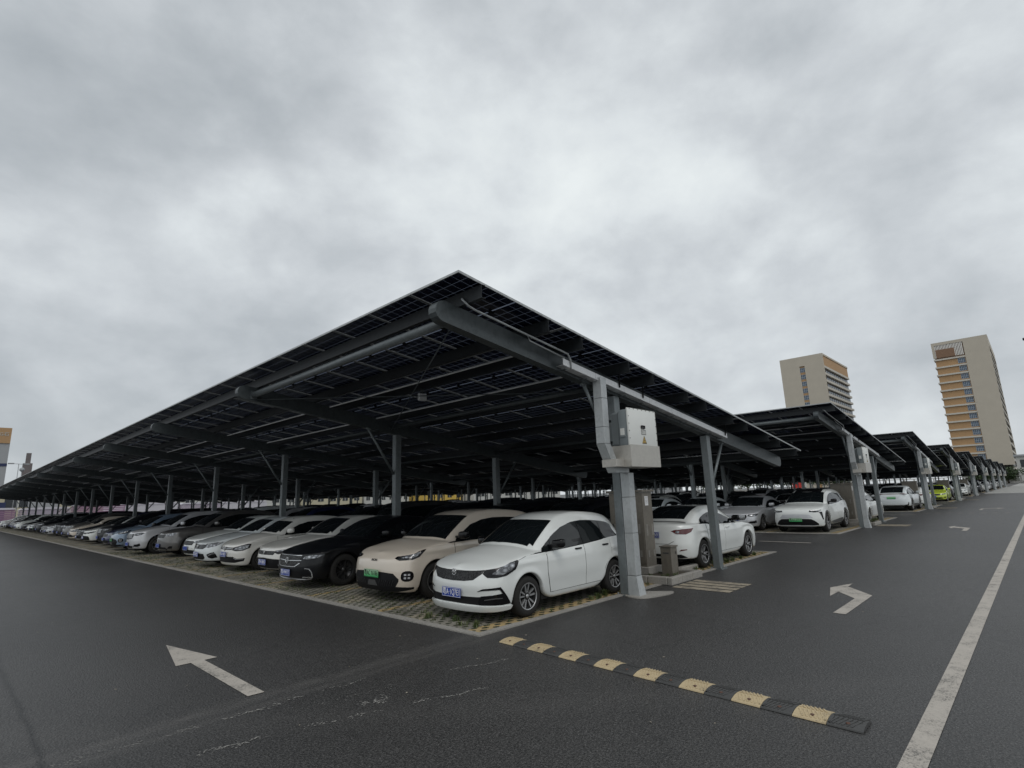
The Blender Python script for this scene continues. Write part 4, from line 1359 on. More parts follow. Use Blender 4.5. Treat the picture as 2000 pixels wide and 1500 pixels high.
def build_inverter(k, src=None):
    x0 = PX*k
    if src: 
        r = copy_tree(src); r.location = (x0 + 3.27, -.53, 2.655); return r
    root = empty('inverter', (x0 + 3.27, -.53, 2.655)); root.scale = (.98, 1, .90)
    # local: x 0..1.03, front face at y=0, body towards +y
    bm = bmesh.new(); rbox(bm, 0, 1.03, -.03, .0, -.02, .80, .028, 3); 
    o = bm_obj('front_cover', bm, M['invw'], root, True, math.radians(35))
    bm = bmesh.new()
    for i in range(7):
        for z in (-.0, .78): lathe(bm, [(.009, 0), (.009, -.006), (.001, -.007)], 8, 'y', c=(.07 + .148*i, -.031, z))
    for i in range(1, 5):
        for x in (.022, 1.008): lathe(bm, [(.009, 0), (.009, -.006), (.001, -.007)], 8, 'y', c=(x, -.031, .02 + .15*i))
    bm_obj('screw', bm, M['dalloy'], o)
    bm = bmesh.new(); rbox(bm, .435, .575, -.034, -.029, .385, .455, .02, 2); bm_obj('display_window', bm, M['gloss'], o)
    bm = bmesh.new(); box(bm, .44, .61, -.0325, -.030, .26, .365); lb = bm_obj('rating_label', bm, simple('label_grey', (.25, .25, .235), .6), o)
    bm = bmesh.new()
    for i in range(3): box(bm, .455, .595, -.0340, -.0328, .335 - .026*i, .347 - .026*i)
    bm_obj('label_text', bm, M['invw'], lb)
    bm = bmesh.new(); prism(bm, [(.45, .075), (.61, .075), (.53, .24)], -.0325, -.030, 'y'); w_ = bm_obj('warning_triangle', bm, M['yellow'], o)
    bm = bmesh.new()
    for a, b in (((.455, .079), (.605, .079)), ((.605, .079), (.53, .232)), ((.53, .232), (.455, .079))):
        tube(bm, [(a[0], -.0335, a[1]), (b[0], -.0335, b[1])], .004, 4)
    prism(bm, [(.525, .17), (.54, .135), (.532, .135), (.54, .105), (.518, .145), (.527, .145)], -.0345, -.033, 'y')
    box(bm, .49, .575, -.0342, -.033, .088, .098)
    bm_obj('warning_symbol', bm, M['pblack'], w_)
    bm = bmesh.new()
    rbox(bm, .02, 1.01, .003, .20, .0, .77, .02, 2); rbox(bm, .06, .97, .20, .36, .03, .74, .02, 2)
    for i in range(9): box(bm, .028 + .0, .0595, .215 + .016*i, .221 + .016*i, .06, .70)
    bm_obj('housing', bm, M['invg'], root, True, math.radians(35))
    bm = bmesh.new(); rbox(bm, .0, .018, .04, .16, .20, .42, .006, 1); box(bm, -.003, -.0005, .06, .15, .24, .38, mi=1); bm_obj('switch_box', bm, [M['invg'], M['invw']], root)
    bm = bmesh.new()
    box(bm, -.01, 1.06, -.045, -.041, -.40, .04); box(bm, -.01, -.006, -.0405, .40, -.40, .03); box(bm, 1.056, 1.06, -.0405, .40, -.40, .03)
    box(bm, -.0055, 1.0555, .396, .40, -.40, .03); box(bm, -.0055, 1.0555, -.0405, .3955, -.404, -.40)
    bm_obj('skirt_box', bm, M['shroud'], root)
    bm = bmesh.new(); rbox(bm, -.30, -.012, .10, .40, -.40, -.25, .004, 1); bm_obj('cable_box', bm, M['shroud'], root)
    bm = bmesh.new(); box(bm, .19, .38, .365, .44, -.3, .72); box(bm, -.02, .9, .42, .45, .1, .15); box(bm, -.02, .9, .42, .45, .55, .60)
    bm_obj('mounting_bracket', bm, M['steel'], root)
    return root

def build_island(k):
    x0 = PX*k
    bm = bmesh.new()
    # kerb ring
    P = [(4.95, -.24), (6.30, -.24), (6.30, 1.6), (4.95, 1.6)]
    def kb(a, b, c, d): rbox(bm, x0 + a, x0 + b, c, d, 0, .15 + rnd.uniform(-.006, .006), .018, 2)
    for i in range(3): kb(4.95 + .45*i + .004, 4.95 + .45*(i+1) - .004, -.24, -.13)
    for i in range(4): kb(4.95, 5.07, -.125 + .45*i, -.125 + .45*(i+1) - .008); 
    for i in range(4): kb(6.18, 6.30, -.125 + .45*i, -.125 + .45*(i+1) - .008)
    is_ = bm_obj('kerbed_island', bm, M['conc'])
    bm = bmesh.new(); box(bm, x0 + 5.075, x0 + 6.175, -.125, 1.66, .0, .11); bm_obj('soil_bed', bm, M['soil'], is_)
    return is_
def build_cabinet(x, y, w, h, z0, two=False):
    """stainless control cabinet, door towards -x"""
    root = empty('control_cabinet', (x, y, z0))
    d = .40
    bm = bmesh.new(); rbox(bm, 0, d, 0, w, 0, h - .05, .004, 1); bm_obj('cabinet_body', bm, M['cab'], root)
    bm = bmesh.new(); rbox(bm, -.05, d + .05, -.05, w + .05, h - .046, h, .01, 1)
    bm_obj('cabinet_roof', bm, M['cab'], root)
    n = 2 if w > .8 else 1
    for i in range(n):
        a = .02 + (w - .04)*i/n; b = .02 + (w - .04)*(i+1)/n - .006
        bm = bmesh.new(); rbox(bm, -.014, -.001, a, b, .06, h - .10, .003, 1); dr = bm_obj('cabinet_door', bm, M['cab'], root)
        bm = bmesh.new()
        for (zc, nn) in ((h*.43, 9), (h*.13, 6)):
            for yy in (a + .07, b - .11):
                for j in range(nn): box(bm, -.017, -.0145, yy, yy + .05, zc + .022*j, zc + .022*j + .010)
        bm_obj('vent_slot', bm, M['concL'], dr)
        bm = bmesh.new(); rbox(bm, -.028, -.0145, b - .07, b - .045, h*.45, h*.55, .004, 1); bm_obj('handle', bm, M['dalloy'], dr)
    # flank louvres and a paper notice on the road-facing side
    bm = bmesh.new(); box(bm, .10, .24, -.003, -.0005, h - .34, h - .14); nt = bm_obj('notice_sheet', bm, M['pwhite'], root)
    bm = bmesh.new()
    for i in range(5): box(bm, .12, .22 - .02*(i % 2), -.0045, -.0032, h - .17 - .03*i, h - .165 - .03*i)
    bm_obj('notice_text', bm, M['dalloy'], nt)
    bm = bmesh.new()
    for xx in (.09, .31):
        for (zc, nn) in ((h*.40, 10), (h*.12, 6)):
            for j in range(nn): box(bm, xx, xx + .05, -.004, -.0005, zc + .024*j, zc + .024*j + .011)
    bm_obj('vent_slot', bm, M['concL'], root)
    return root

# ------------------------------------------------------------------ far things
def tower_window(root, x, y, z, w, h, n, fm, gm):
    f, g = bmesh.new(), bmesh.new()
    window_unit(f, g, y, z, w, h, n)
    for b_ in (f, g):
        for v in b_.verts: v.co.x += x
    fo = bm_obj('window', f, fm, root); bm_obj('pane', g, gm, fo)
def window_unit(bm_f, bm_g, y, z, w, h, n=4):
    """window in a wall facing -x, at x=0 plane; frame in bm_f, glass in bm_g"""
    box(bm_g, .04, .10, y, y + w, z, z + h)
    t = .09
    for i in range(n + 1):
        yy = y + (w - t)*i/n
        box(bm_f, -.05, .05, yy, yy + t, z, z + h)
    for zz in (z, z + h*.42, z + h - t): box(bm_f, -.052, .048, y + t, y + w - t, zz, zz + t)

def build_tower_b():
    """tall slab: blank buff wall, orange panels between white bands, roof pergola"""
    root = empty('apartment_tower', (308.2, 1.1, 0))
    buff = simple('tower_buff', (.49, .445, .37), .85, 0, .10, .25); oran = simple('tower_orange', (.42, .26, .13), .7, 0, .12, .3)
    wband = simple('tower_band', (.55, .52, .46), .7, 0, .1, .2); gl = simple('tower_glass', (.07, .10, .14), .1, 0, .4, .4)
    blu = simple('tower_window_frame', (.45, .52, .60), .5); brn = simple('tower_recess', (.11, .085, .07), .7, 0, .3, .3)
    H = 64.5; W = 20.; D = 59.; zb = 7.3
    fl = 3.62; n = 15
    yo = 8.6      # the blank wall ends here, the orange bay strip runs on to W
    # walls butt end to end round a hollow core
    bm = bmesh.new()
    box(bm, 0, D, 1.6, yo, zb, H); box(bm, .0, 1.2, .0, 1.6, zb, H)
    box(bm, D - 1.2, D, .0, 1.6, zb, H); box(bm, .0, D, -.6, 1.6, H - 3.2, H - 1.6) if False else None
    bm_obj('blank_wall', bm, buff, root)
    bm = bmesh.new()
    box(bm, 1.2, D - 1.2, .9, 1.597, zb, H); bm_obj('side_recess_wall', bm, brn, root)
    bm = bmesh.new(); box(bm, 1.2, D - 1.2, -.01, .897, H - 4.6, H); bm_obj('parapet', bm, buff, root)
    bm = bmesh.new(); box(bm, .6, D, yo, W - .5, zb, H - 7.6); bm_obj('panel_wall', bm, oran, root)
    g = bmesh.new()
    for i in range(n):
        z = H - 8.0 - fl*i
        bands = bmesh.new(); sl = bmesh.new()
        box(bands, .1, D, yo + .02, W, z - .45, z + .25)
        tower_window(root, .5, yo + .3, z - 2.9, 2.6, 2.3, 4, blu, gl)
        box(sl, 1.2, D - 1.2, .0, .897, z - .55, z + .45)
        bm_obj('floor_band', bands, wband, root); bm_obj('balcony_band', sl, wband, root)
        for q in range(14):
            box(g, 3 + q*4.0, 5.6 + q*4.0, .84, .897, z - 2.7, z - .9)
    tag(bm_obj('balcony_windows', g, gl, root), kind='stuff')
    # roof pergola
    bm = bmesh.new(); box(bm, 0, 4, yo, W, H - 1.3, H); box(bm, 0, .8, W - .9, W, H - 7.3, H - 1.3); bm_obj('roof_frame', bm, buff, root)
    bm = bmesh.new()
    for i in range(19): box(bm, .15, .55, yo + .4 + i*.54, yo + .74 + i*.54, H - 7.2, H - 1.3)
    bm_obj('roof_screen', bm, simple('tower_white', (.72, .70, .66), .6), root)
    bm = bmesh.new(); box(bm, .0, .14, yo + 3.4, W - 1.2, H - 7.2, H - 3.4); box(bm, .56, 30.0, yo + .1, W - .5, H - 7.6, H - 1.4); bm_obj('plant_room', bm, simple('tower_brown', (.22, .13, .08), .7), root)
    bm = bmesh.new(); box(bm, 2.5, D - 3, .8, W - 1.5, 0, zb - .01); bm_obj('base_storey', bm, simple('tower_base', (.075, .08, .06), .8, 0, .4, .4), root)
    tag(root, 'taller buff tower with stepped orange floors and a white roof screen', 'tower', 'residential towers beyond the lot')
    return root
def build_tower_a():
    root = empty('apartment_tower', (291.7, 62.6, 0))
    buff = bpy.data.materials['tower_buff']; oran = bpy.data.materials['tower_orange']
    wband = bpy.data.materials['tower_band']; gl = bpy.data.materials['tower_glass']; blu = bpy.data.materials['tower_window_frame']; brn = bpy.data.materials['tower_recess']
    H = 66.2; W = 20.1; D = 50.; y0, y1 = 8.7, 11.1; fl = 3.55
    bm = bmesh.new(); box(bm, 0, D, 1.6, y0, 0, H); box(bm, 0, D, y1, W, 0, H); box(bm, 0, D, y0, y1, H - 5.0, H)
    box(bm, 0, 1.0, 0, 1.6, 0, H); box(bm, 0 + 1.0, D, 0, 1.6, H - .9, H)
    bm_obj('blank_wall', bm, buff, root)
    bm = bmesh.new(); box(bm, .5, D - 1, y0 + .002, y1 - .002, 0, H - 5.0); bm_obj('panel_strip', bm, oran, root)
    bm = bmesh.new(); box(bm, 1.0, D, .3, 1.597, H - 6.2, H - .9); bm_obj('top_panel', bm, oran, root)
    bm = bmesh.new(); box(bm, 1.0, D, 1.0, 1.597, 0, H - 6.2); bm_obj('side_recess_wall', bm, brn, root)
    g = bmesh.new()
    for i in range(15):
        z = H - 7.9 - fl*i; s_ = bmesh.new()
        tower_window(root, .42, y0 + .1, z - .2, 2.35, 2.3, 3, blu, gl)
        box(s_, 1.0, D, -.02, .997, H - 7.3 - fl*i, H - 6.2 - fl*i)
        bm_obj('balcony_band', s_, wband, root)
        for q in range(12): box(g, 2.5 + q*4.0, 5.2 + q*4.0, .94, .997, H - 9.3 - fl*i, H - 7.4 - fl*i)
    tag(bm_obj('balcony_windows', g, gl, root), kind='stuff')
    tag(root, 'shorter buff tower with one narrow window strip and brown balcony bands', 'tower', 'residential towers beyond the lot')

def tree(x, y, h, r, label, seed=1, group=None, dense=1.0):
    R_ = random.Random(seed)
    root = empty('tree', (x, y, 0))
    bm = bmesh.new()
    tube(bm, [(0, 0, 0), (.05, .03, h*.3), (-.04, .05, h*.6), (0, 0, h*.8)], [r*.09, r*.07, r*.045, r*.02], 7)
    for k in range(6):
        a = R_.uniform(0, 2*PI); z = h*R_.uniform(.3, .6)
        tube(bm, [(0, 0, z), (math.cos(a)*r*.35, math.sin(a)*r*.35, z + h*.12), (math.cos(a)*r*.7, math.sin(a)*r*.7, z + h*.2)], [r*.04, r*.025, r*.01], 5)
    bm_obj('trunk', bm, M['bark'], root)
    bm = bmesh.new()
    cl = [(R_.gauss(0, .42)*r, R_.gauss(0, .42)*r, h*.62 + R_.gauss(0, .16)*h) for _ in range(26)]
    ls = r*.11
    for _ in range(int(1500*dense)):
        c = R_.choice(cl)
        p = Vector((c[0] + R_.gauss(0, .2)*r, c[1] + R_.gauss(0, .2)*r, c[2] + R_.gauss(0, .10)*h))
        if p.z < h*.22 or p.z > h: continue
        u = Vector((R_.uniform(-1, 1), R_.uniform(-1, 1), R_.uniform(-.6, .6))).normalized()*ls*R_.uniform(.5, 1.2)
        w = u.cross(Vector((R_.uniform(-1, 1), R_.uniform(-1, 1), R_.uniform(-1, 1)))).normalized()*ls*.5
        bm.faces.new([bm.verts.new(p + q) for q in (-u, w, u, -w)])
    bm_obj('crown', bm, M['tleaf'], root)
    tag(root, label, 'tree', group)
    return root

def wall_thing(name, label, cat, x0, y0, x1, y1, h, mat, t=.25, z0=0., group=None):
    d = Vector((x1 - x0, y1 - y0, 0)); L = d.length; a = math.atan2(d.y, d.x)
    root = empty(name, (x0, y0, z0), a)
    bm = bmesh.new(); box(bm, 0, L, 0, t, 0, h); bm_obj('wall', bm, mat, root)
    tag(root, label, cat, group)
    return root, L

def build_far():
    build_tower_b(); build_tower_a()
    light = simple('shed_light', (.50, .50, .47), .8, 0, .1, .2); cream = simple('shed_cream', (.48, .44, .32), .8, 0, .1, .2)
    yel = simple('shed_yellow', (.55, .38, .08), .8, 0, .15, .2); gr = simple('shed_grey', (.33, .34, .35), .7, 0, .1, .2)
    navy = simple('door_navy', (.02, .03, .09), .6); red = simple('sign_red', (.5, .03, .02), .6); dk = simple('window_dark', (.03, .035, .04), .2)
    # long low sheds closing the lot on its far (left) side; each a building of its own
    def shed(x, y, w, d, h, mat, label, wins, wcol=None, doors=()):
        root = empty('warehouse', (x, y, 0))
        bm = bmesh.new(); box(bm, 0, w, 0, d, 0, h); bm_obj('wall', bm, mat, root)
        bm = bmesh.new(); prism(bm, [(-.5, h + .004), (w + .5, h + .004), (w + .5, h + .3), (w*.5, h + .3 + w*.02), (-.5, h + .3)], -.5, d + .5, 'y'); bm_obj('roof', bm, gr, root)
        for i in range(wins):
            a = w*(i + .3)/wins
            bm = bmesh.new(); box(bm, a, a + w/wins*.45, -.06, -.002, h*.45, h*.75); wn = bm_obj('window', bm, dk, root)
            bm = bmesh.new(); box(bm, a + w/wins*.2, a + w/wins*.23, -.09, -.061, h*.45, h*.75); bm_obj('mullion', bm, light, wn)
        for a, b, m in doors:
            bm = bmesh.new(); box(bm, a, b, -.08, -.002, 0, h*.62); bm_obj('door', bm, m, root)
        tag(root, label, 'building', 'low buildings beyond the far side of the lot'); return root
    shed(-9, 172, 34, 12, 7.5, cream, 'cream building with a navy and a grey door behind the pink stacks', 3, doors=((12, 15, navy), (19, 25, gr)))
    shed(34, 178, 46, 12, 5.6, light, 'long pale shed seen through the left columns', 9)
    shed(83, 182, 24, 12, 5.2, cream, 'cream shed beside the long pale one, under the roof edge', 5)
    shed(109, 184, 21, 12, 4.8, light, 'pale shed between the cream shed and the yellow hall', 6)
    shed(132.5, 176, 20, 12, 4.9, yel, 'yellow hall seen low behind the middle columns', 4)
    shed(157, 174, 60, 12, 4.8, light, 'pale shed to the right of the yellow hall', 7)
    shed(244, 140, 40, 12, 5.0, gr, 'grey shed farthest along behind the parked roofs', 7)
    # left tower block with the orange sign band
    root = empty('office_block', (-40.5, 331, 0))
    bm = bmesh.new(); box(bm, 0, 55, 0, 24, 0, 33.6); bm_obj('wall', bm, gr, root)
    bm = bmesh.new(); box(bm, -.3, 55.0, -.4, 24, 33.604, 40.6); sg = bm_obj('sign_band', bm, bpy.data.materials['tower_orange'], root)
    me = text_mesh('G石', 1.9, 3.2, .05); tx = mesh_obj('sign_lettering', me, light, sg); tx.rotation_euler = (PI/2, 0, 0); tx.location = (52.6, -.5, 37.6)
    for z in (10.2, 23.2):
        bm = bmesh.new(); box(bm, 0, 55.05, -.12, -.002, z, z + 1.3); bm_obj('window_band', bm, navy, root)
    tag(root, 'grey block with an orange sign band at the left picture edge', 'building')
    # stepped chimney tower
    root = empty('brick_tower', (21.4, 329, 0))
    br = simple('tower_brick', (.16, .14, .14), .9, 0, .2, .5)
    bm = bmesh.new(); box(bm, -1.6, 1.6, -1.6, 1.6, 0, 24.5); bm_obj('shaft', bm, br, root)
    bm = bmesh.new(); box(bm, -.85, .85, -.85, .85, 24.503, 29.2); bm_obj('chimney', bm, br, root)
    tag(root, 'slim stepped grey tower rising above the left roof edge', 'tower')
    # street lamps at left
    for (x, y, h, lab) in ((5.73, 150, 12.3, 'twin-armed street lamp left of the slim grey tower'), (5.75, 142, 10.3, 'short lamp post with a round head beside the twin-armed lamp')):
        root = empty('street_lamp', (x, y, 0))
        bm = bmesh.new(); tube(bm, [(0, 0, 0), (0, 0, h)], [.09, .06], 8); bm_obj('pole', bm, gr, root)
        if lab.startswith('twin'):
            bm = bmesh.new(); tube(bm, [(-1.3, -1.0, h - .05), (1.3, 1.0, h - .05)], .05, 6); bm_obj('arm', bm, gr, root)
            for s_ in (-1, 1):
                bm = bmesh.new(); rbox(bm, s_*1.3 - .5, s_*1.3 + .5, s_*1.0 - .25, s_*1.0 + .25, h - .15, h + .1, .05, 1); bm_obj('lamp_head', bm, gr, root)
        else:
            bm = bmesh.new(); bmesh.ops.create_uvsphere(bm, u_segments=12, v_segments=8, radius=.42, matrix=Matrix.Translation((0, 0, h + .3))); bm_obj('lamp_head', bm, gr, root, True)
        tag(root, lab, 'street lamp', 'street lamps at the far left')
    # lamp whose head just enters at the right
    root = empty('street_lamp', (28.3, -8.6, 0))
    bm = bmesh.new(); tube(bm, [(0, 0, 0), (0, 0, 7.6), (0, .25, 7.9), (0, 1.6, 8.05)], [.09, .06, .05, .04], 8); bm_obj('pole', bm, M['galv'], root)
    bm = bmesh.new(); rbox(bm, -.13, .13, 1.55, 2.35, 7.99, 8.09, .03, 2); bm_obj('lamp_head', bm, M['dalloy'], root)
    tag(root, 'street lamp whose grey head just shows at the right picture edge', 'street lamp')
    # stacked pink pipes / boards beyond the end of the row
    pk = simple('pink_sheet', (.26, .15, .23), .6, 0, .15, .5); wh = simple('white_cover', (.55, .53, .58), .6, 0, .1, .3); pk2 = simple('lilac_sheet', (.36, .31, .38), .6, 0, .15, .5)
    spots = [(-5, 118, 9, 2.6, pk), (4.5, 120, 7, 2.5, pk2), (12, 122, 8, 2.9, pk), (20.5, 124, 9, 2.8, wh), (30, 124, 8, 2.6, pk2), (38.5, 126, 10, 2.6, wh)]
    pls = ['low wall of dark pink stacked boards at the left edge', 'lilac board stack next to the dark pink wall of boards', 'pink board stack under a white cover behind the last columns',
           'white covered stack behind the far columns', 'lilac stack right of the white covered one', 'white covered stack farthest to the right of the row']
    for (x, y, w, h, mt), lab in zip(spots, pls):
        root = empty('board_stack', (x, y, 0))
        bm = bmesh.new(); n = 9
        for i in range(n):
            o_ = rnd.uniform(-.06, .06)
            box(bm, .1 + o_, w - .1 + o_, -.02*(i % 2), 3, h*i/n + .01, h*(i + 1)/n - .04)
        bm_obj('boards', bm, mt, root)
        bm = bmesh.new(); prism(bm, [(0, h), (w, h), (w - .4, h + .28), (w*.5, h + .36), (.4, h + .25)], -.1, 3.1, 'y'); bm_obj('cover', bm, wh, root)
        tag(root, lab, 'board stack', 'stacked boards beyond the end of the row')
    # right far end: boundary fence, white house, trees, red lorry panel
    root = empty('boundary_fence', (252, -70, 0)); fw = simple('fence_white', (.50, .49, .46), .8, 0, .1, .3)
    bm = bmesh.new()
    box(bm, 0, .3, 0, 190, 0, .7); box(bm, 0, .3, 0, 190, 2.5, 2.8)
    bm_obj('rail_wall', bm, fw, root)
    for i in range(64):
        bm = bmesh.new(); box(bm, -.02, .32, i*3.0, i*3.0 + .45, .703, 2.497); bm_obj('pier', bm, fw, root)
    tag(root, 'long pale boundary fence closing the far end of the road', 'fence')
    root = empty('white_house', (275, -22, 0))
    bm = bmesh.new(); box(bm, 0, 16, 0, 22, 0, 9.6); bm_obj('wall', bm, light, root)
    bm = bmesh.new(); box(bm, -.5, 16.5, -.5, 22.5, 9.604, 10.3); bm_obj('roof', bm, gr, root)
    for i in range(6):
        bm = bmesh.new(); box(bm, -.08, -.002, 1.2 + i*3.5, 3.4 + i*3.5, 5.6, 8.4); bm_obj('window', bm, dk, root)
    tag(root, 'white two storey house right of the tall tower foot', 'house')
    for i, (x, y, h, r, l) in enumerate([(246, -15, 9.5, 4.6, 'dark round tree at the right edge beyond the fence'), (248, -6.5, 6.6, 3.6, 'lower dark tree left of the round one'), (262, -24, 8, 4.5, 'tree half hidden behind the two dark ones at the road end'),
            (250, 2.5, 5.5, 3.6, 'bushy tree at the foot of the tall tower'), (251, 9, 5.2, 3.6, 'bushy tree by the tower foot behind the last roof')]):
        tree(x, y, h, r, l, 11 + i, 'trees at the far end of the road')
    # green hedge trees seen under the roofs between the towers
    for i in range(7):
        tree(242 + (i % 2)*3, 52 + i*9, 6.0 + (i % 3)*.5, 4.6, ['first', 'second', 'third', 'fourth', 'fifth', 'sixth', 'seventh'][i] + ' from the right in the green tree line seen under the roofs', 31 + i, 'green tree line seen under the roofs', .6)
    root = empty('lorry', (222, 61, 0))
    bm = bmesh.new(); rbox(bm, 0, 2.4, 0, 2.5, .9, 3.6, .1, 1); bm_obj('cab', bm, red, root)
    bm = bmesh.new(); box(bm, -.04, -.002, .3, 2.2, 2.3, 3.3); bm_obj('windscreen', bm, dk, root)
    bm = bmesh.new(); box(bm, 2.6, 9, 0, 2.5, 1.1, 4.0); bm_obj('cargo_box', bm, light, root)
    for xx in (1.2, 5.6, 7.6):
        for yy in (.15, 2.35):
            bm = bmesh.new(); lathe(bm, [(.001, -.14), (.5, -.14), (.5, .14), (.001, .14)], 16, 'y', c=(xx, yy, .5)); bm_obj('wheel', bm, M['rubber'], root)
    tag(root, 'lorry with a red cab glimpsed far away under the roofs', 'lorry')

def build_grass():
    bm = bmesh.new(); R_ = random.Random(5)
    def tuft(x, y, h, n, z=.012):
        for _ in range(n):
            a = R_.uniform(0, 2*PI); l = h*R_.uniform(.5, 1.2); w = .0035 + h*.035; sp = h*R_.uniform(.3, 1.1)
            bx, by = x + R_.gauss(0, .022), y + R_.gauss(0, .022)
            d = Vector((math.cos(a), math.sin(a), 0)); s_ = Vector((-d.y, d.x, 0))*w
            p0 = Vector((bx, by, z)); p1 = p0 + d*sp*.4 + Vector((0, 0, l*.7)); p2 = p0 + d*sp + Vector((0, 0, l*.85))
            v = [bm.verts.new(q) for q in (p0 - s_, p0 + s_, p1 + s_*.8, p1 - s_*.8, p2)]
            bm.faces.new((v[0], v[1], v[2], v[3])); bm.faces.new((v[3], v[2], v[4]))
    # in the openings of the pavers in front of and under the nearest cars
    for j in range(0, 130):
        for i in range(0, 52):
            for o_ in (0, 1):
                x = (i + .5 + .5*o_)*.25; y = (j + .5 + .5*o_)*.19
                if x > BLK - .3 or x < .16 or y < .16: continue
                if y > 10 and x > 1.6: continue
                p = .55 if x < 1.3 else (.45 if y < .6 or x > 6.8 else .12)
                if R_.random() < p: tuft(x, y, R_.choice((.02, .03, .03, .05)) * (1.2 if y < .7 and x > 7 else 1), 7)
    for (x, y, h, n) in ((.32, .42, .10, 40), (.40, .95, .09, 30), (.25, .70, .07, 25), (.30, 1.5, .10, 32), (.55, 1.35, .07, 24), (3.1, .22, .10, 50), (3.35, .25, .13, 40), (2.9, .24, .08, 26),
                         (8.0, .25, .12, 60), (8.3, .30, .14, 60), (8.7, .24, .12, 50), (9.1, .26, .10, 40), (7.1, .3, .1, 30), (9.6, .25, .09, 30), (10.5, .24, .10, 40)):
        tuft(x, y, h, n)
    for _ in range(26): tuft(R_.uniform(5.1, 6.1), R_.uniform(-.1, 1.0), R_.uniform(.03, .09), 14, .11)
    for k in (1, 2, 3):
        for _ in range(30): tuft(PX*k + R_.uniform(4.8, 7.2), R_.uniform(.0, .4), R_.uniform(.08, .3), 14)
    o = bm_obj('grass', bm, M['leaf']); tag(o, kind='stuff')
    # weed growing in the cabinet seam
    # fallen leaves and litter
    bm = bmesh.new()
    for _ in range(150):
        x, y = R_.choice(((R_.uniform(-4.5, -.3), R_.uniform(-4, 14)), (R_.uniform(0, 12), R_.uniform(-4.5, -.3)), (R_.uniform(.2, 1.3), R_.uniform(.2, 16))))
        a = R_.uniform(0, 2*PI); s_ = R_.uniform(.006, .02)
        z = .02 if (x > 0 and y > 0) else .008
        d = Vector((math.cos(a), math.sin(a), 0))*s_; e = Vector((-d.y, d.x, 0))*.4
        c = Vector((x, y, z)); bm.faces.new([bm.verts.new(q) for q in (c - d, c + e + Vector((0, 0, .004)), c + d, c - e)])
    def flecks(a, b, n, w, c0=.004, c1=.016):
        bb = bmesh.new()
        return [(a[0] + (b[0]-a[0])*q + R_.gauss(0, .01), a[1] + (b[1]-a[1])*q + .02*math.sin(q*9) + R_.gauss(0, w*1.7), R_.uniform(c0, c1)) for q in (R_.random()**1.0 for _ in range(n))]
    fb = bmesh.new()
    L_ = []
    for a, b, n, w in (((-4.15, -.19), (-3.5, -.26), 46, .014), ((-3.3, -.27), (-2.6, -.26), 90, .012), ((-2.4, -.27), (-1.9, -.30), 34, .010), ((-3.7, -.84), (-3.2, -.93), 60, .012), ((-2.95, -1.0), (-2.3, -1.2), 40, .010),
                       ((-2.0, -1.28), (-1.3, -1.55), 90, .008), ((-2.35, -.92), (-2.05, -.98), 70, .022), ((-1.15, -.80), (-.45, -1.06), 80, .008), ((-2.6, -.62), (-1.6, -.75), 22, .02), ((-4.6, -.2), (-4.1, -.18), 26, .02)):
        L_ += flecks(a, b, n, w)
    for x, y, s_ in L_:
        a = R_.gauss(0, .35); st = R_.uniform(1.2, 3.2)
        p = []
        m_ = R_.choice((4, 5, 6))
        for q in range(m_):
            an = 2*PI*q/m_ + R_.uniform(-.3, .3); rr = s_*R_.uniform(.5, 1.)
            u_, v_ = rr*math.cos(an)*st*.6, rr*math.sin(an)*.45
            p.append(fb.verts.new((x + u_*math.cos(a) - v_*math.sin(a), y + u_*math.sin(a) + v_*math.cos(a), .004 + s_*.06)))
        fb.faces.new(p)
    tag(bm_obj('pale_flecks', fb, simple('pale_fleck', (.30, .29, .27), .9, 0, .4, 5)), kind='stuff')
    o = bm_obj('leaf_litter', bm, simple('dry_leaf', (.33, .29, .23), .9, 0, .5, 3)); tag(o, kind='stuff')
# ------------------------------------------------------------------ car fleet
EXTRA = dict(glx=(.22, -.20), cuts=(1.30, 2.55, 3.55), wtop=2.00, rg=(3.25, 4.02), roofglass=False, doors=(1.28, 2.42, 3.40), hz=.86,
             mir=.62, cladding=False, rearstyle='sedan', gh=.66, th=.86, tone=None, rail=.052, bon=.16)
def spec(base, **kw):
    d = dict(EXTRA); d.update(base); d.update(kw)
    xa = d['roof'][0][0] + d['glx'][0]; xb = d['roof'][-1][0] + d['glx'][1]
    d['cuts'] = (xa,) + tuple(kw.get('pill', d.get('pill', ()))) + (xb,)
    return d
FIT = spec(HATCH, nf=2.6, front='fit', rearstyle='hatch', L=3.90, W=1.66, x1=.86, x2=3.27, glx=(.12, -.36), pill=(1.52, 2.38, 3.02), wtop=1.70, rg=(3.52, 3.76), doors=(1.34, 2.36, 3.18), hz=.90, mir=.60, th=.92,
           shoulder=[(0, .735), (.22, .79), (.6, .875), (1.0, .925), (1.6, .935), (2.4, .975), (3.3, 1.04), (3.9, 1.06)],
           deck=[(0, .775), (.25, .84), (.6, .95), (1.1, 1.05), (2.5, 1.06), (3.9, 1.07)],
           roof=[(.88, .975), (1.15, 1.14), (1.75, 1.43), (2.1, 1.51), (2.55, 1.53), (3.05, 1.50), (3.42, 1.44), (3.62, 1.33), (3.82, 1.06)],
           mirror='black', handle='black', rim='ten', rimm=('alloy', 'dark'), bon=.20, rail=.045, ptxt='粤A·1Q7E1', detail=2)
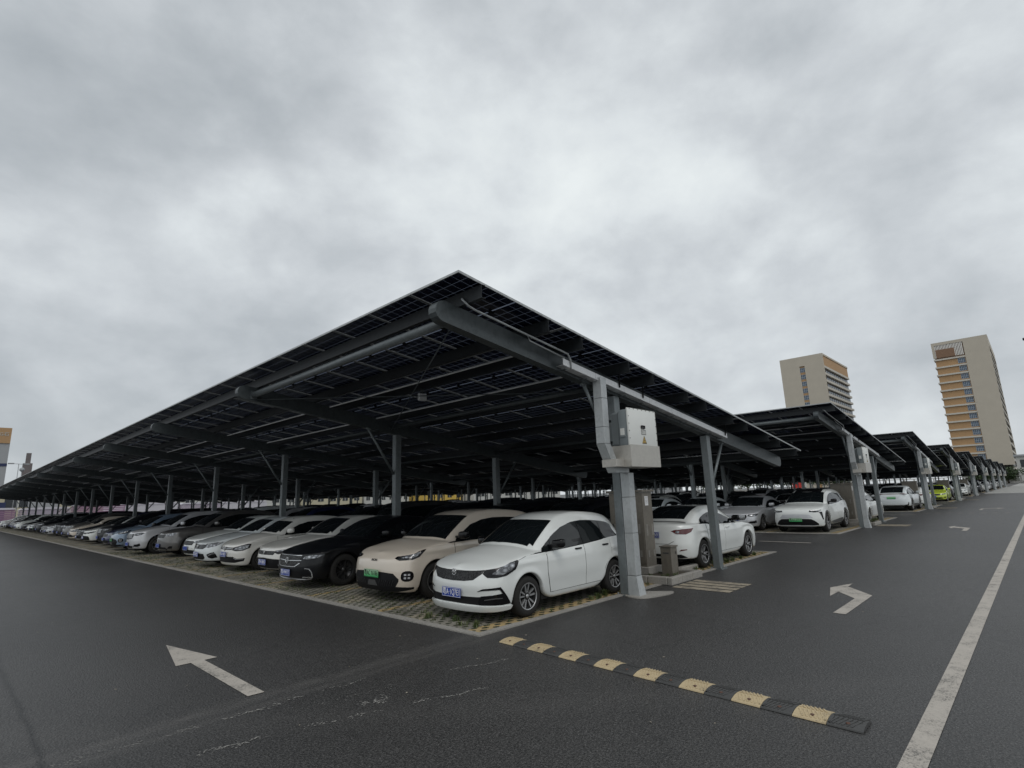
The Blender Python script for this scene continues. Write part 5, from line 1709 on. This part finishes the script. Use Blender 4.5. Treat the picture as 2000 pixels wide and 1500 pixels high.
UT = spec(HATCH, L=4.27, W=1.85, R=.325, Ra=.385, x1=.83, x2=3.57, front='ut', rearstyle='bar', glx=(.24, -.18), pill=(1.55, 2.60, 3.55), wtop=1.78, rg=(3.75, 4.10), doors=(1.30, 2.45, 3.45), hz=.93, mir=.52, th=.92, nf=2.9,
          nose=[(.15, .10), (.24, .03), (.40, .0), (.58, .01), (.70, .03), (.74, .05), (.82, .16), (.92, .32)],
          shoulder=[(0, .80), (.22, .855), (.6, .93), (1.0, .99), (1.6, 1.01), (2.6, 1.03), (3.6, 1.09), (4.27, 1.10)],
          deck=[(0, .83), (.25, .88), (.6, .98), (1.1, 1.07), (2.5, 1.1), (3.6, 1.12), (4.27, 1.12)],
          roof=[(.90, 1.0), (1.2, 1.19), (1.80, 1.49), (2.2, 1.565), (2.7, 1.58), (3.3, 1.55), (3.8, 1.47), (4.0, 1.35), (4.18, 1.09)],
          rim='disc', rimm=('alloy', 'dalloy'), mirror='black', paint='beige', plate='pgreen', ptxt='粤AC Y6186', cr=.020, crz=.86, bon=.36)
CC = spec(SED, L=4.87, W=1.87, R=.345, Ra=.385, x1=.93, x2=3.77, front='cc', pill=(2.62, 3.62), paint='black', rim='five', rimm=('dalloy', 'dalloy'), ptxt='粤A·VW17T', mirror='paint',
          roof=[(1.30, .96), (1.55, 1.12), (2.15, 1.38), (2.65, 1.45), (3.2, 1.425), (3.9, 1.28), (4.45, 1.06)], wtop=2.12, rg=(3.5, 4.3), gh=.60)
CIVN = spec(SED, L=4.67, W=1.80, front='civicnew', pill=(2.58, 3.5), ptxt='粤A·S80F3', paint='pearl', wtop=2.05)
POLO = spec(HATCH, L=3.97, W=1.68, H=1.46, x1=.80, x2=3.27, front='polo', rearstyle='hatch', glx=(.30, -.18), pill=(2.28, 3.15), wtop=1.62, rg=(3.5, 3.82), doors=(1.2, 2.25, 3.15), mir=.52, th=.92, mirror='paint', rim='multi', rimm=('alloy', 'dalloy'), paint='pearl', ptxt='粤A·90V2',
            nose=[(.15, .07), (.24, .02), (.36, .0), (.50, .0), (.62, .02), (.70, .06), (.78, .13), (.9, .27)],
            shoulder=[(0, .70), (.22, .77), (.6, .86), (1.0, .93), (1.6, .95), (2.6, .97), (3.97, 1.0)],
            deck=[(0, .73), (.25, .80), (.6, .91), (1.1, 1.01), (2.5, 1.02), (3.97, 1.02)],
            roof=[(.98, .95), (1.25, 1.12), (1.7, 1.36), (2.1, 1.45), (2.6, 1.46), (3.2, 1.42), (3.5, 1.36), (3.7, 1.25), (3.90, 1.0)])
CIVIC = spec(SED, L=4.5, front='civic', pill=(2.58, 3.5), ptxt='粤A·8K2', paint='white2', roof=[(1.20, .95), (1.45, 1.10), (2.02, 1.36), (2.5, 1.43), (3.0, 1.415), (3.6, 1.30), (4.2, 1.04)])
SEDB = spec(SED, front='plain', pill=(2.58, 3.5))
MAZ = spec(SED, L=4.58, W=1.795, x1=.93, x2=3.63, front='plain', rearstyle='sedan', pill=(2.50, 3.42), glx=(.36, -.30), paint='white', rim='five', rimm=('alloy', 'dark'), rptxt='粤A·1H7N9', mirror='black',
           roof=[(1.22, .955), (1.45, 1.11), (2.05, 1.37), (2.5, 1.445), (3.0, 1.44), (3.5, 1.34), (4.02, 1.10)], rg=(3.15, 3.92), th=.86, crz=.84, cr=.016)
SLAT = spec(SED, L=4.76, W=1.84, front='slats', gh=.66, paint='silver', pill=(2.62, 3.6), wtop=2.05, x2=3.65)
SLATSUV = spec(SUV, front='slats', rearstyle='bar', gh=.82, th=1.05, pill=(2.62, 3.62), glx=(.30, -.25), wtop=1.92, rg=(3.95, 4.50), hz=1.0, doors=(1.28, 2.45, 3.45), paint='silver', rim='five', rimm=('alloy', 'dalloy'))
SUVB = spec(SUV, front='plain', rearstyle='bar', gh=.84, th=1.05, pill=(2.62, 3.62), glx=(.30, -.25), wtop=1.92, rg=(3.95, 4.50), hz=1.0, doors=(1.28, 2.45, 3.45), paint='grey', cladding=True)
AIONV = spec(SUV, L=4.6, front='aionv', rearstyle='bar', gh=.84, th=1.05, pill=(1.72, 2.62, 3.55), glx=(.30, -.25), wtop=1.92, rg=(3.95, 4.50), hz=1.0, doors=(1.28, 2.45, 3.45), paint='white', cladding=True, roofglass=True, mirror='black', plate='pgreen', ptxt='粤AA 37719', x2=3.70, mir=.70)
XSUV = spec(SUV, L=4.78, H=1.6, front='plain', rearstyle='bar', gh=.80, th=.98, pill=(2.62, 3.62), glx=(.30, -.25), wtop=1.95, rg=(3.7, 4.55), hz=.98, doors=(1.28, 2.45, 3.45), paint='white2', roofglass=False, plate='pgreen', cladding=True,
            roof=[(1.10, 1.05), (1.4, 1.23), (1.95, 1.50), (2.4, 1.59), (3.0, 1.60), (3.6, 1.53), (4.1, 1.40), (4.4, 1.25), (4.68, 1.08)],
            shoulder=[(0, .82), (.25, .88), (.8, .99), (1.2, 1.03), (2.6, 1.05), (3.8, 1.09), (4.78, 1.08)], deck=[(0, .86), (.3, .94), (.8, 1.04), (1.3, 1.10), (2.5, 1.12), (4.78, 1.13)])
VAN = spec(MPV, front='plain', rearstyle='hatch', gh=.84, th=1.1, pill=(1.9, 3.0, 4.0), glx=(.30, -.25), wtop=1.70, rg=(4.6, 4.8), hz=1.0, doors=(1.2, 2.4, 3.5), paint='ink')

PROTO = {}
PAINTED = ('body', 'door', 'door_handle', 'mirror')
def car_at(key, X, Y, face, label, col=None, rz=0., first=None, ptxt=None, group='cars parked under the solar roofs'):
    """face -1: nose towards -X, +1 nose towards +X"""
    if key not in PROTO:
        r, c = make_car(globals()[key]); PROTO[key] = (r, c); fresh = True
    else:
        fresh = False; r = copy_tree(PROTO[key][0]); c = PROTO[key][1]
    base = M[c.paint]; new = M[col] if col else base
    def rec(o):
        for ch in KIDS.get(o.name, ()):
            if ch.type == 'MESH' and new is not base:
                for s_ in ch.material_slots:
                    if s_.link == 'DATA' and s_.material == base or s_.link == 'OBJECT' and s_.material and s_.material.name.startswith('paint_'):
                        s_.link = 'OBJECT'; s_.material = new
            rec(ch)
    if not fresh:
        # reset any colour carried over from the source, then apply
        rec(r)
        if new is base:
            def rs(o):
                for ch in KIDS.get(o.name, ()):
                    if ch.type == 'MESH':
                        for s_ in ch.material_slots:
                            if s_.link == 'OBJECT': s_.link = 'DATA'
                    rs(ch)
            rs(r)
    else: rec(r)
    r.location = (X, Y, .015)
    r.rotation_euler = (0, 0, (0 if face < 0 else PI) + rz)
    tag(r, label, 'car', group)
    return r

ORD = ['first', 'second', 'third', 'fourth', 'fifth', 'sixth', 'seventh', 'eighth', 'ninth', 'tenth', 'eleventh', 'twelfth', 'thirteenth', 'fourteenth', 'fifteenth', 'sixteenth', 'seventeenth', 'eighteenth', 'nineteenth', 'twentieth',
       'twenty-first', 'twenty-second', 'twenty-third', 'twenty-fourth', 'twenty-fifth', 'twenty-sixth', 'twenty-seventh', 'twenty-eighth', 'twenty-ninth', 'thirtieth', 'thirty-first', 'thirty-second', 'thirty-third', 'thirty-fourth', 'thirty-fifth', 'thirty-sixth', 'thirty-seventh', 'thirty-eighth', 'thirty-ninth', 'fortieth']
CN = {'white': 'white', 'white2': 'white', 'pearl': 'off-white', 'beige': 'beige', 'black': 'black', 'ink': 'black', 'grey': 'grey', 'dgrey': 'dark grey', 'silver': 'silver', 'blue': 'dark blue', 'lblue': 'grey-blue', 'lime': 'lime', 'brown': 'brown', 'red': 'red'}
KN = {'FIT': 'hatchback', 'UT': 'rounded hatchback', 'CC': 'low saloon', 'CIVN': 'saloon', 'POLO': 'small hatchback', 'CIVIC': 'saloon', 'SEDB': 'saloon', 'MAZ': 'saloon', 'SLAT': 'chrome-grilled saloon', 'SLATSUV': 'tall chrome-grilled car', 'SUVB': 'tall car', 'AIONV': 'tall car', 'XSUV': 'sloping-tail car', 'VAN': 'van'}

def build_cars():
    g0 = 'cars in the front row facing the side road'
    S = 2.6
    row = [
        ('FIT', .38, 1.02, None, 'small white hatchback with ten-spoke wheels at the corner of the front row'),
        ('UT', .60, 3.64, None, 'beige rounded hatchback with a green plate beside the white corner hatchback'),
        ('CC', .33, 6.75, None, 'black low saloon with chrome-framed air intakes next to the beige hatchback'),
        ('CIVN', .80, 9.2, 'pearl', 'off-white saloon tucked between the black low saloon and a small hatchback'),
        ('POLO', .66, 11.65, 'pearl', 'small off-white hatchback with round badge, fifth from the corner in the front row'),
        ('CIVIC', .55, 13.7, 'white2', 'white saloon with black hexagonal fog lamp surrounds left of the small off-white hatchback'),
        ('SEDB', 1.0, 16.4, 'white', 'white saloon seen over the bonnet of the one with hexagonal fog lamps'),
        ('SUVB', .85, 19.3, 'grey', 'dark grey car with chrome bumper hook between a white saloon and a tall silver car'),
        ('SLATSUV', .45, 22.3, 'silver', 'tall silver car with wide slatted chrome grille in the front row'),
        ('UT', .60, 26.2, 'lblue', 'grey-blue rounded car with a green plate left of the tall silver car'),
        ('SEDB', .75, 28.9, 'blue', 'dark blue saloon left of the grey-blue rounded car'),
        ('SLATSUV', .95, 31.6, 'ink', 'black tall car with chrome slats left of the dark blue saloon'),
        ('CIVN', .75, 34.4, 'white', 'white saloon with a big dark grille, thirteenth from the corner'),
        ('CC', .85, 37.3, 'ink', 'black saloon between the white saloon and a beige one'),
        ('POLO', .85, 40.2, 'beige', 'small beige hatchback far down the front row'),
        ('SUVB', .90, 43.2, 'grey', 'grey tall car left of the small beige hatchback'),
        ('VAN', 1.0, 46.2, 'ink', 'black van showing a pale windscreen far down the front row'),
    ]
    for key, X, Y, col, lab in row:
        car_at(key, X, Y, -1, lab, col, rnd.uniform(-.012, .012), group=g0)
    R_ = random.Random(3)
    pool = ['SEDB', 'CIVN', 'SUVB', 'SLATSUV', 'CIVIC', 'SLAT', 'POLO', 'CC', 'UT']
    cols = ['white', 'dgrey', 'white2', 'ink', 'silver', 'dgrey', 'black', 'white', 'grey', 'ink']
    Y = 49.2; i = 17
    while Y < 103:
        k = R_.choice(pool); c = R_.choice(cols)
        if i == 18: k, c = 'SEDB', 'silver'
        car_at(k, R_.uniform(.9, 1.3), Y, -1, '%s %s, %s car from the corner in the front row' % (CN[c], KN[k], ORD[i]), c, R_.uniform(-.015, .015), group=g0)
        Y += 2.75; i += 1
    # back row of the first roof: these face away from the side road
    g1 = 'cars backed against the front row under the nearest roof'
    car_at('MAZ', 11.2, 1.13, 1, 'white saloon showing its red tail lamps beside the brown control cabinet', None, 0, group=g1)
    Y = 3.8; i = 1
    dk = ['ink', 'black', 'dgrey', 'ink', 'silver', 'grey', 'black', 'ink', 'dgrey', 'white2', 'ink', 'blue']
    while Y < 100:
        k = R_.choice(['SUVB', 'SEDB', 'SLATSUV', 'SUVB', 'VAN', 'CIVN', 'SUVB']); c = dk[(i*5) % len(dk)]
        if i == 1: k, c = 'SUVB', 'ink'
        car_at(k, R_.uniform(10.9, 11.2), Y, 1, '%s %s, %s car in the back row of the nearest roof' % (CN[c], KN[k], ORD[i]), c, R_.uniform(-.015, .015), group=g1)
        Y += 2.62; i += 1
    # second roof
    g2 = 'cars in the front row of the second roof'
    car_at('AIONV', 18.45, 1.48, -1, 'white tall car with black roof and green plate at the corner of the second roof', None, 0, group=g2)
    car_at('SLAT', 18.55, 4.0, -1, 'silver saloon with wide slatted grille beside the white tall car with black roof', 'silver', 0, group=g2)
    car_at('CIVN', 18.9, 6.6, -1, 'white saloon mostly hidden left of the silver slatted-grille saloon', 'white2', 0, group=g2)
    Y = 9.2; i = 3
    while Y < 92:
        k = R_.choice(pool); c = R_.choice(dk + ['white'])
        car_at(k, 18.4 + R_.uniform(.5, .9), Y, -1, '%s %s, %s car in the front row of the second roof' % (CN[c], KN[k], ORD[i]), c, R_.uniform(-.015, .015), group=g2)
        Y += 2.62; i += 1
    g3 = 'cars in the back row of the second roof'
    car_at('SEDB', 29.35, 1.25, 1, 'white saloon seen from behind between the two posts of the second roof', 'white', 0, group=g3)
    Y = 3.9; i = 1
    while Y < 92:
        k = R_.choice(pool); c = R_.choice(dk + ['white'])
        car_at(k, 29.3 + R_.uniform(-.2, .2), Y, 1, '%s %s, %s car in the back row of the second roof' % (CN[c], KN[k], ORD[i]), c, R_.uniform(-.015, .015), group=g3)
        Y += 2.62; i += 1
    # further roofs
    N = {2: 22, 3: 16, 4: 10, 5: 7, 6: 6, 7: 5, 8: 4}
    ROOF = ['', '', 'third', 'fourth', 'fifth', 'sixth', 'seventh', 'eighth', 'ninth']
    for k in range(2, 9):
        for row_ in (0, 1):
            for i in range(N[k]):
                Y = 1.3 + 2.62*i
                kk = R_.choice(pool); c = R_.choice(dk + ['white', 'white', 'silver'])
                face = -1 if row_ == 0 else 1
                X = PX*k + (.75 if row_ == 0 else BLK - .75) + R_.uniform(-.2, .2)
                lab = None
                if (k, row_, i) == (2, 0, 0): kk, c, face, X, lab = 'XSUV', 'white2', 1, PX*2 + .45 + 4.78, 'white sloping-tail car with a green plate, tail to the aisle at the third roof'
                elif (k, row_, i) == (3, 0, 0): kk, c, X, lab = 'SEDB', 'lime', PX*3 + .3, 'lime yellow saloon at the corner of the fourth roof'
                elif (k, row_, i) == (4, 0, 0): kk, c, lab = 'SEDB', 'white', 'white saloon at the corner of the fifth roof behind the lime one'
                elif (k, row_, i) == (4, 1, 0): kk, c, lab = 'SUVB', 'ink', 'black tall car at the road end of the back row of the fifth roof'
                elif (k, row_, i) == (5, 0, 0): kk, c, lab = 'SUVB', 'ink', 'black tall car at the corner of the sixth roof'
                elif (k, row_, i) == (5, 1, 0): kk, c, lab = 'CIVN', 'white', 'white saloon at the road end of the sixth roof'
                if lab is None:
                    lab = '%s %s, %s in the %s row of the %s roof' % (CN[c], KN[kk], ORD[i], 'front' if row_ == 0 else 'back', ROOF[k])
                car_at(kk, X, Y, face, lab, c, R_.uniform(-.015, .015), group='cars under the farther roofs')

# ------------------------------------------------------------------ sky, sun, camera
def build_world():
    w = bpy.data.worlds.new('World'); scene.world = w; w.use_nodes = True
    t = w.node_tree; t.nodes.clear()
    def N(ty, **k):
        n = t.nodes.new(ty)
        for a, b in k.items(): setattr(n, a, b)
        return n
    out = N('ShaderNodeOutputWorld')
    sky = N('ShaderNodeTexSky'); sky.sky_type = 'NISHITA'; sky.sun_disc = False
    sky.sun_elevation = math.radians(52); sky.sun_rotation = SUN_ROT; sky.air_density = 1.0; sky.dust_density = 2.5
    b1 = N('ShaderNodeBackground'); b1.inputs[1].default_value = .07; t.links.new(sky.outputs[0], b1.inputs[0])
    tc = N('ShaderNodeTexCoord')
    sep = N('ShaderNodeSeparateXYZ'); t.links.new(tc.outputs['Generated'], sep.inputs[0])
    def m(op, a, b=None, c=None):
        n = N('ShaderNodeMath', operation=op)
        for i, v in enumerate((a, b, c)):
            if v is None: continue
            if isinstance(v, (int, float)): n.inputs[i].default_value = v
            else: t.links.new(v, n.inputs[i])
        return n.outputs[0]
    zc = m('MAXIMUM', sep.outputs[2], 0.0)
    den = m('ADD', zc, .34)
    cx = m('DIVIDE', sep.outputs[0], den); cy = m('DIVIDE', sep.outputs[1], den)
    cmb = N('ShaderNodeCombineXYZ'); t.links.new(cx, cmb.inputs[0]); t.links.new(cy, cmb.inputs[1])
    def noise(sc, det, ro, loc, scale=(1, 1, 1), rot=0, dist=0.):
        mp = N('ShaderNodeMapping'); mp.inputs['Location'].default_value = loc; mp.inputs['Scale'].default_value = scale; mp.inputs['Rotation'].default_value = (0, 0, rot)
        t.links.new(tc.outputs['Generated'], mp.inputs[0])
        n = N('ShaderNodeTexNoise'); n.inputs['Scale'].default_value = sc; n.inputs['Detail'].default_value = det; n.inputs['Roughness'].default_value = ro
        n.inputs['Distortion'].default_value = dist
        t.links.new(mp.outputs[0], n.inputs['Vector']); return n.outputs['Fac']
    a = noise(1.35, 4, .5, CLOUD[0], (1, 1.0, 1.7), 0, .1)
    b = noise(3.1, 7, .54, CLOUD[1], (1, 1.0, 1.6), 0, .15)
    d = noise(9.5, 5, .58, (1, 7, 0), (1, 1, 1.3), 0, .1)
    f = m('ADD', m('ADD', m('MULTIPLY', a, .50), m('MULTIPLY', b, .38)), m('MULTIPLY', d, .12))
    # the deck is brighter to the right and low ahead, darker to the left
    def lobe(dirv, lo, hi, amt):
        v = N('ShaderNodeVectorMath', operation='DOT_PRODUCT'); t.links.new(tc.outputs['Generated'], v.inputs[0]); v.inputs[1].default_value = Vector(dirv).normalized()
        mr = N('ShaderNodeMapRange', interpolation_type='SMOOTHSTEP'); mr.inputs[1].default_value = lo; mr.inputs[2].default_value = hi; mr.inputs[3].default_value = 0; mr.inputs[4].default_value = amt
        t.links.new(v.outputs['Value'], mr.inputs[0]); return mr.outputs[0]
    for L in LOBES: f = m('ADD', f, lobe(*L))
    r = N('ShaderNodeValToRGB'); t.links.new(f, r.inputs[0])
    e = r.color_ramp.elements
    e[0].position = .30; e[0].color = (.24, .265, .285, 1)
    e[1].position = .70; e[1].color = (.64, .67, .665, 1)
    for p, c in ((.41, (.335, .36, .38)), (.48, (.42, .445, .465)), (.545, (.51, .54, .555)), (.62, (.59, .622, .625))):
        q = e.new(p); q.color = (*c, 1)
    b2 = N('ShaderNodeBackground'); b2.inputs[1].default_value = SKY_GAIN; t.links.new(r.outputs[0], b2.inputs[0])
    mx = N('ShaderNodeMixShader'); mx.inputs[0].default_value = .92
    t.links.new(b1.outputs[0], mx.inputs[1]); t.links.new(b2.outputs[0], mx.inputs[2]); t.links.new(mx.outputs[0], out.inputs[0])

SUN_AZ = math.radians(232)      # the veiled sun stands behind and left of the camera
SUN_ROT = math.radians(90) - SUN_AZ
SKY_GAIN = 1.5
CLOUD = ((5.4, 3.1, .6), (3.1, 5.8, 0))
LOBES = [((.80, .42, .42), .80, .99, .055), ((.55, .75, .12), .955, .999, .03), ((.25, .85, .42), .90, .995, -.035), ((.35, .90, .22), .965, .999, -.04)]

def build_light_camera():
    sd = bpy.data.lights.new('sun', 'SUN'); sd.energy = .75; sd.angle = math.radians(28); sd.color = (1., .97, .93)
    s = bpy.data.objects.new('sun', sd); COL.objects.link(s)
    el = math.radians(52)
    d = Vector((math.cos(SUN_AZ)*math.cos(el), math.sin(SUN_AZ)*math.cos(el), math.sin(el)))
    s.rotation_euler = d.to_track_quat('Z', 'Y').to_euler()
    cd = bpy.data.cameras.new('camera'); cam = bpy.data.objects.new('camera', cd); COL.objects.link(cam)
    yaw, pitch, roll = math.radians(43.5407), math.radians(11.6809), math.radians(2.0916)
    fw = Vector((math.cos(yaw)*math.cos(pitch), math.sin(yaw)*math.cos(pitch), math.sin(pitch)))
    rt = Vector((math.sin(yaw), -math.cos(yaw), 0)); dn = fw.cross(rt)
    r2 = rt*math.cos(roll) + dn*math.sin(roll); d2 = -rt*math.sin(roll) + dn*math.cos(roll)
    m = Matrix((r2, -d2, -fw)).transposed().to_4x4()
    m.translation = Vector((-5.3032, -5.8196, 1.85))
    cam.matrix_world = m
    cd.sensor_width = 36; cd.lens = 36 * 1057.28 / 2000
    cd.clip_start = .05; cd.clip_end = 5000
    scene.camera = cam
    scene.view_settings.view_transform = 'Standard'; scene.view_settings.look = 'None'
    scene.view_settings.exposure = 0; scene.view_settings.gamma = 1
    scene.cycles.max_bounces = 7; scene.cycles.transparent_max_bounces = 10
    scene.cycles.diffuse_bounces = 2; scene.cycles.glossy_bounces = 3

def main():
    import os, time
    t0 = time.time()
    build_materials(); build_world(); build_light_camera()
    build_ground(); build_bump()
    cp = build_carport(0)
    nm = ['nearest solar carport with the open cable tray and a hundred dark modules', 'second solar carport behind the nearest one', 'third solar carport along the road', 'fourth solar carport along the road, by the lime car',
          'fifth solar carport along the road', 'sixth solar carport along the road', 'seventh solar carport along the road', 'eighth solar carport, last but one', 'ninth solar carport, the last before the tower']
    for k in range(1, 9): tag(build_carport(k, cp), nm[k], 'carport', 'rows of solar carports')
    tag(cp, nm[0], 'carport', 'rows of solar carports')
    iv = build_inverter(0); tag(iv, 'white inverter box with warning triangle on the nearest post', 'inverter', 'inverters on the end posts')
    for k in range(1, 9):
        tag(build_inverter(k, iv), 'white inverter box on the end post of the %s roof' % ORD[k], 'inverter', 'inverters on the end posts')
    for k in range(0, 5):
        tag(build_island(k), ('low kerbed island with weeds beside the nearest post' if k == 0 else 'low kerbed island by the end posts of the %s roof' % ORD[k]), 'kerb island', 'kerbed islands by the end posts')
        x0 = PX*k
        tag(build_cabinet(x0 + 5.40, .55, .86, 1.62, .26), ('tall brown steel cabinet on a plinth behind the nearest post' if k == 0 else 'tall brown steel cabinet by the end posts of the %s roof' % ORD[k]), 'cabinet', 'control cabinets on the islands')
        bm = bmesh.new(); rbox(bm, x0 + 5.32, x0 + 5.88, .47, 1.50, .11, .262, .012, 1)
        tag(bm_obj('concrete_plinth', bm, M['conc']), 'concrete plinth under the tall cabinet of the %s roof' % ORD[k], 'plinth', 'plinths under the cabinets')
    # small junction box in front of the cabinet
    rt = empty('junction_box', (5.48, .02, .11))
    bm = bmesh.new(); rbox(bm, 0, .27, 0, .24, 0, .56, .004, 1); bm_obj('box_body', bm, M['cab'], rt)
    bm = bmesh.new(); rbox(bm, -.02, .29, -.02, .26, .563, .59, .006, 1); bm_obj('box_lid', bm, M['cab'], rt)
    bm = bmesh.new(); rbox(bm, .19, .215, -.012, -.001, .42, .47, .004, 1); bm_obj('lock', bm, M['dalloy'], rt)
    bm = bmesh.new(); box(bm, -.004, -.0008, .05, .19, .43, .46); bm_obj('nameplate', bm, M['clad'], rt)
    tag(rt, 'small brown steel box with a sloping lid in front of the tall cabinet', 'junction box')
    # poured concrete collar at the foot of the nearest post
    bm = bmesh.new()
    prism(bm, smooth_poly([(3.42, -.36), (3.52, -.50), (3.80, -.58), (4.15, -.66), (4.38, -.58), (4.22, -.36), (4.00, -.02), (3.75, -.02), (3.50, -.02)], 2), .002, .022)
    tag(bm_obj('concrete_collar', bm, M['conc']), 'pale poured concrete patch spreading from the foot of the nearest post', 'concrete patch')
    bm = bmesh.new(); rbox(bm, 6.55, 7.35, .35, .50, .012, .13, .02, 1); 
    tag(bm_obj('wheel_stop', bm, M['conc']), 'concrete wheel stop behind the white saloon with red tail lamps', 'wheel stop')
    # flood light under the first bay
    rt = empty('flood_light', (1.98, 3.9, zr(1.98) - .28))
    bm = bmesh.new(); rbox(bm, -.10, .10, -.04, .04, -.20, -.04, .01, 1); bm_obj('lamp_body', bm, M['galv2'], rt)
    bm = bmesh.new(); bmesh.ops.create_uvsphere(bm, u_segments=10, v_segments=8, radius=.045, matrix=Matrix.Translation((0, 0, .04))); tube(bm, [(0, 0, .04), (0, 0, -.05)], .012, 6); bm_obj('bracket', bm, M['steel'], rt)
    tag(rt, 'small square flood light hanging under the first bay of the nearest roof', 'flood light')
    build_far()
    if not os.environ.get('NOCARS'): build_cars()
    build_grass()
    print('built in', round(time.time() - t0, 1), 's; objects', len(bpy.data.objects))
main()
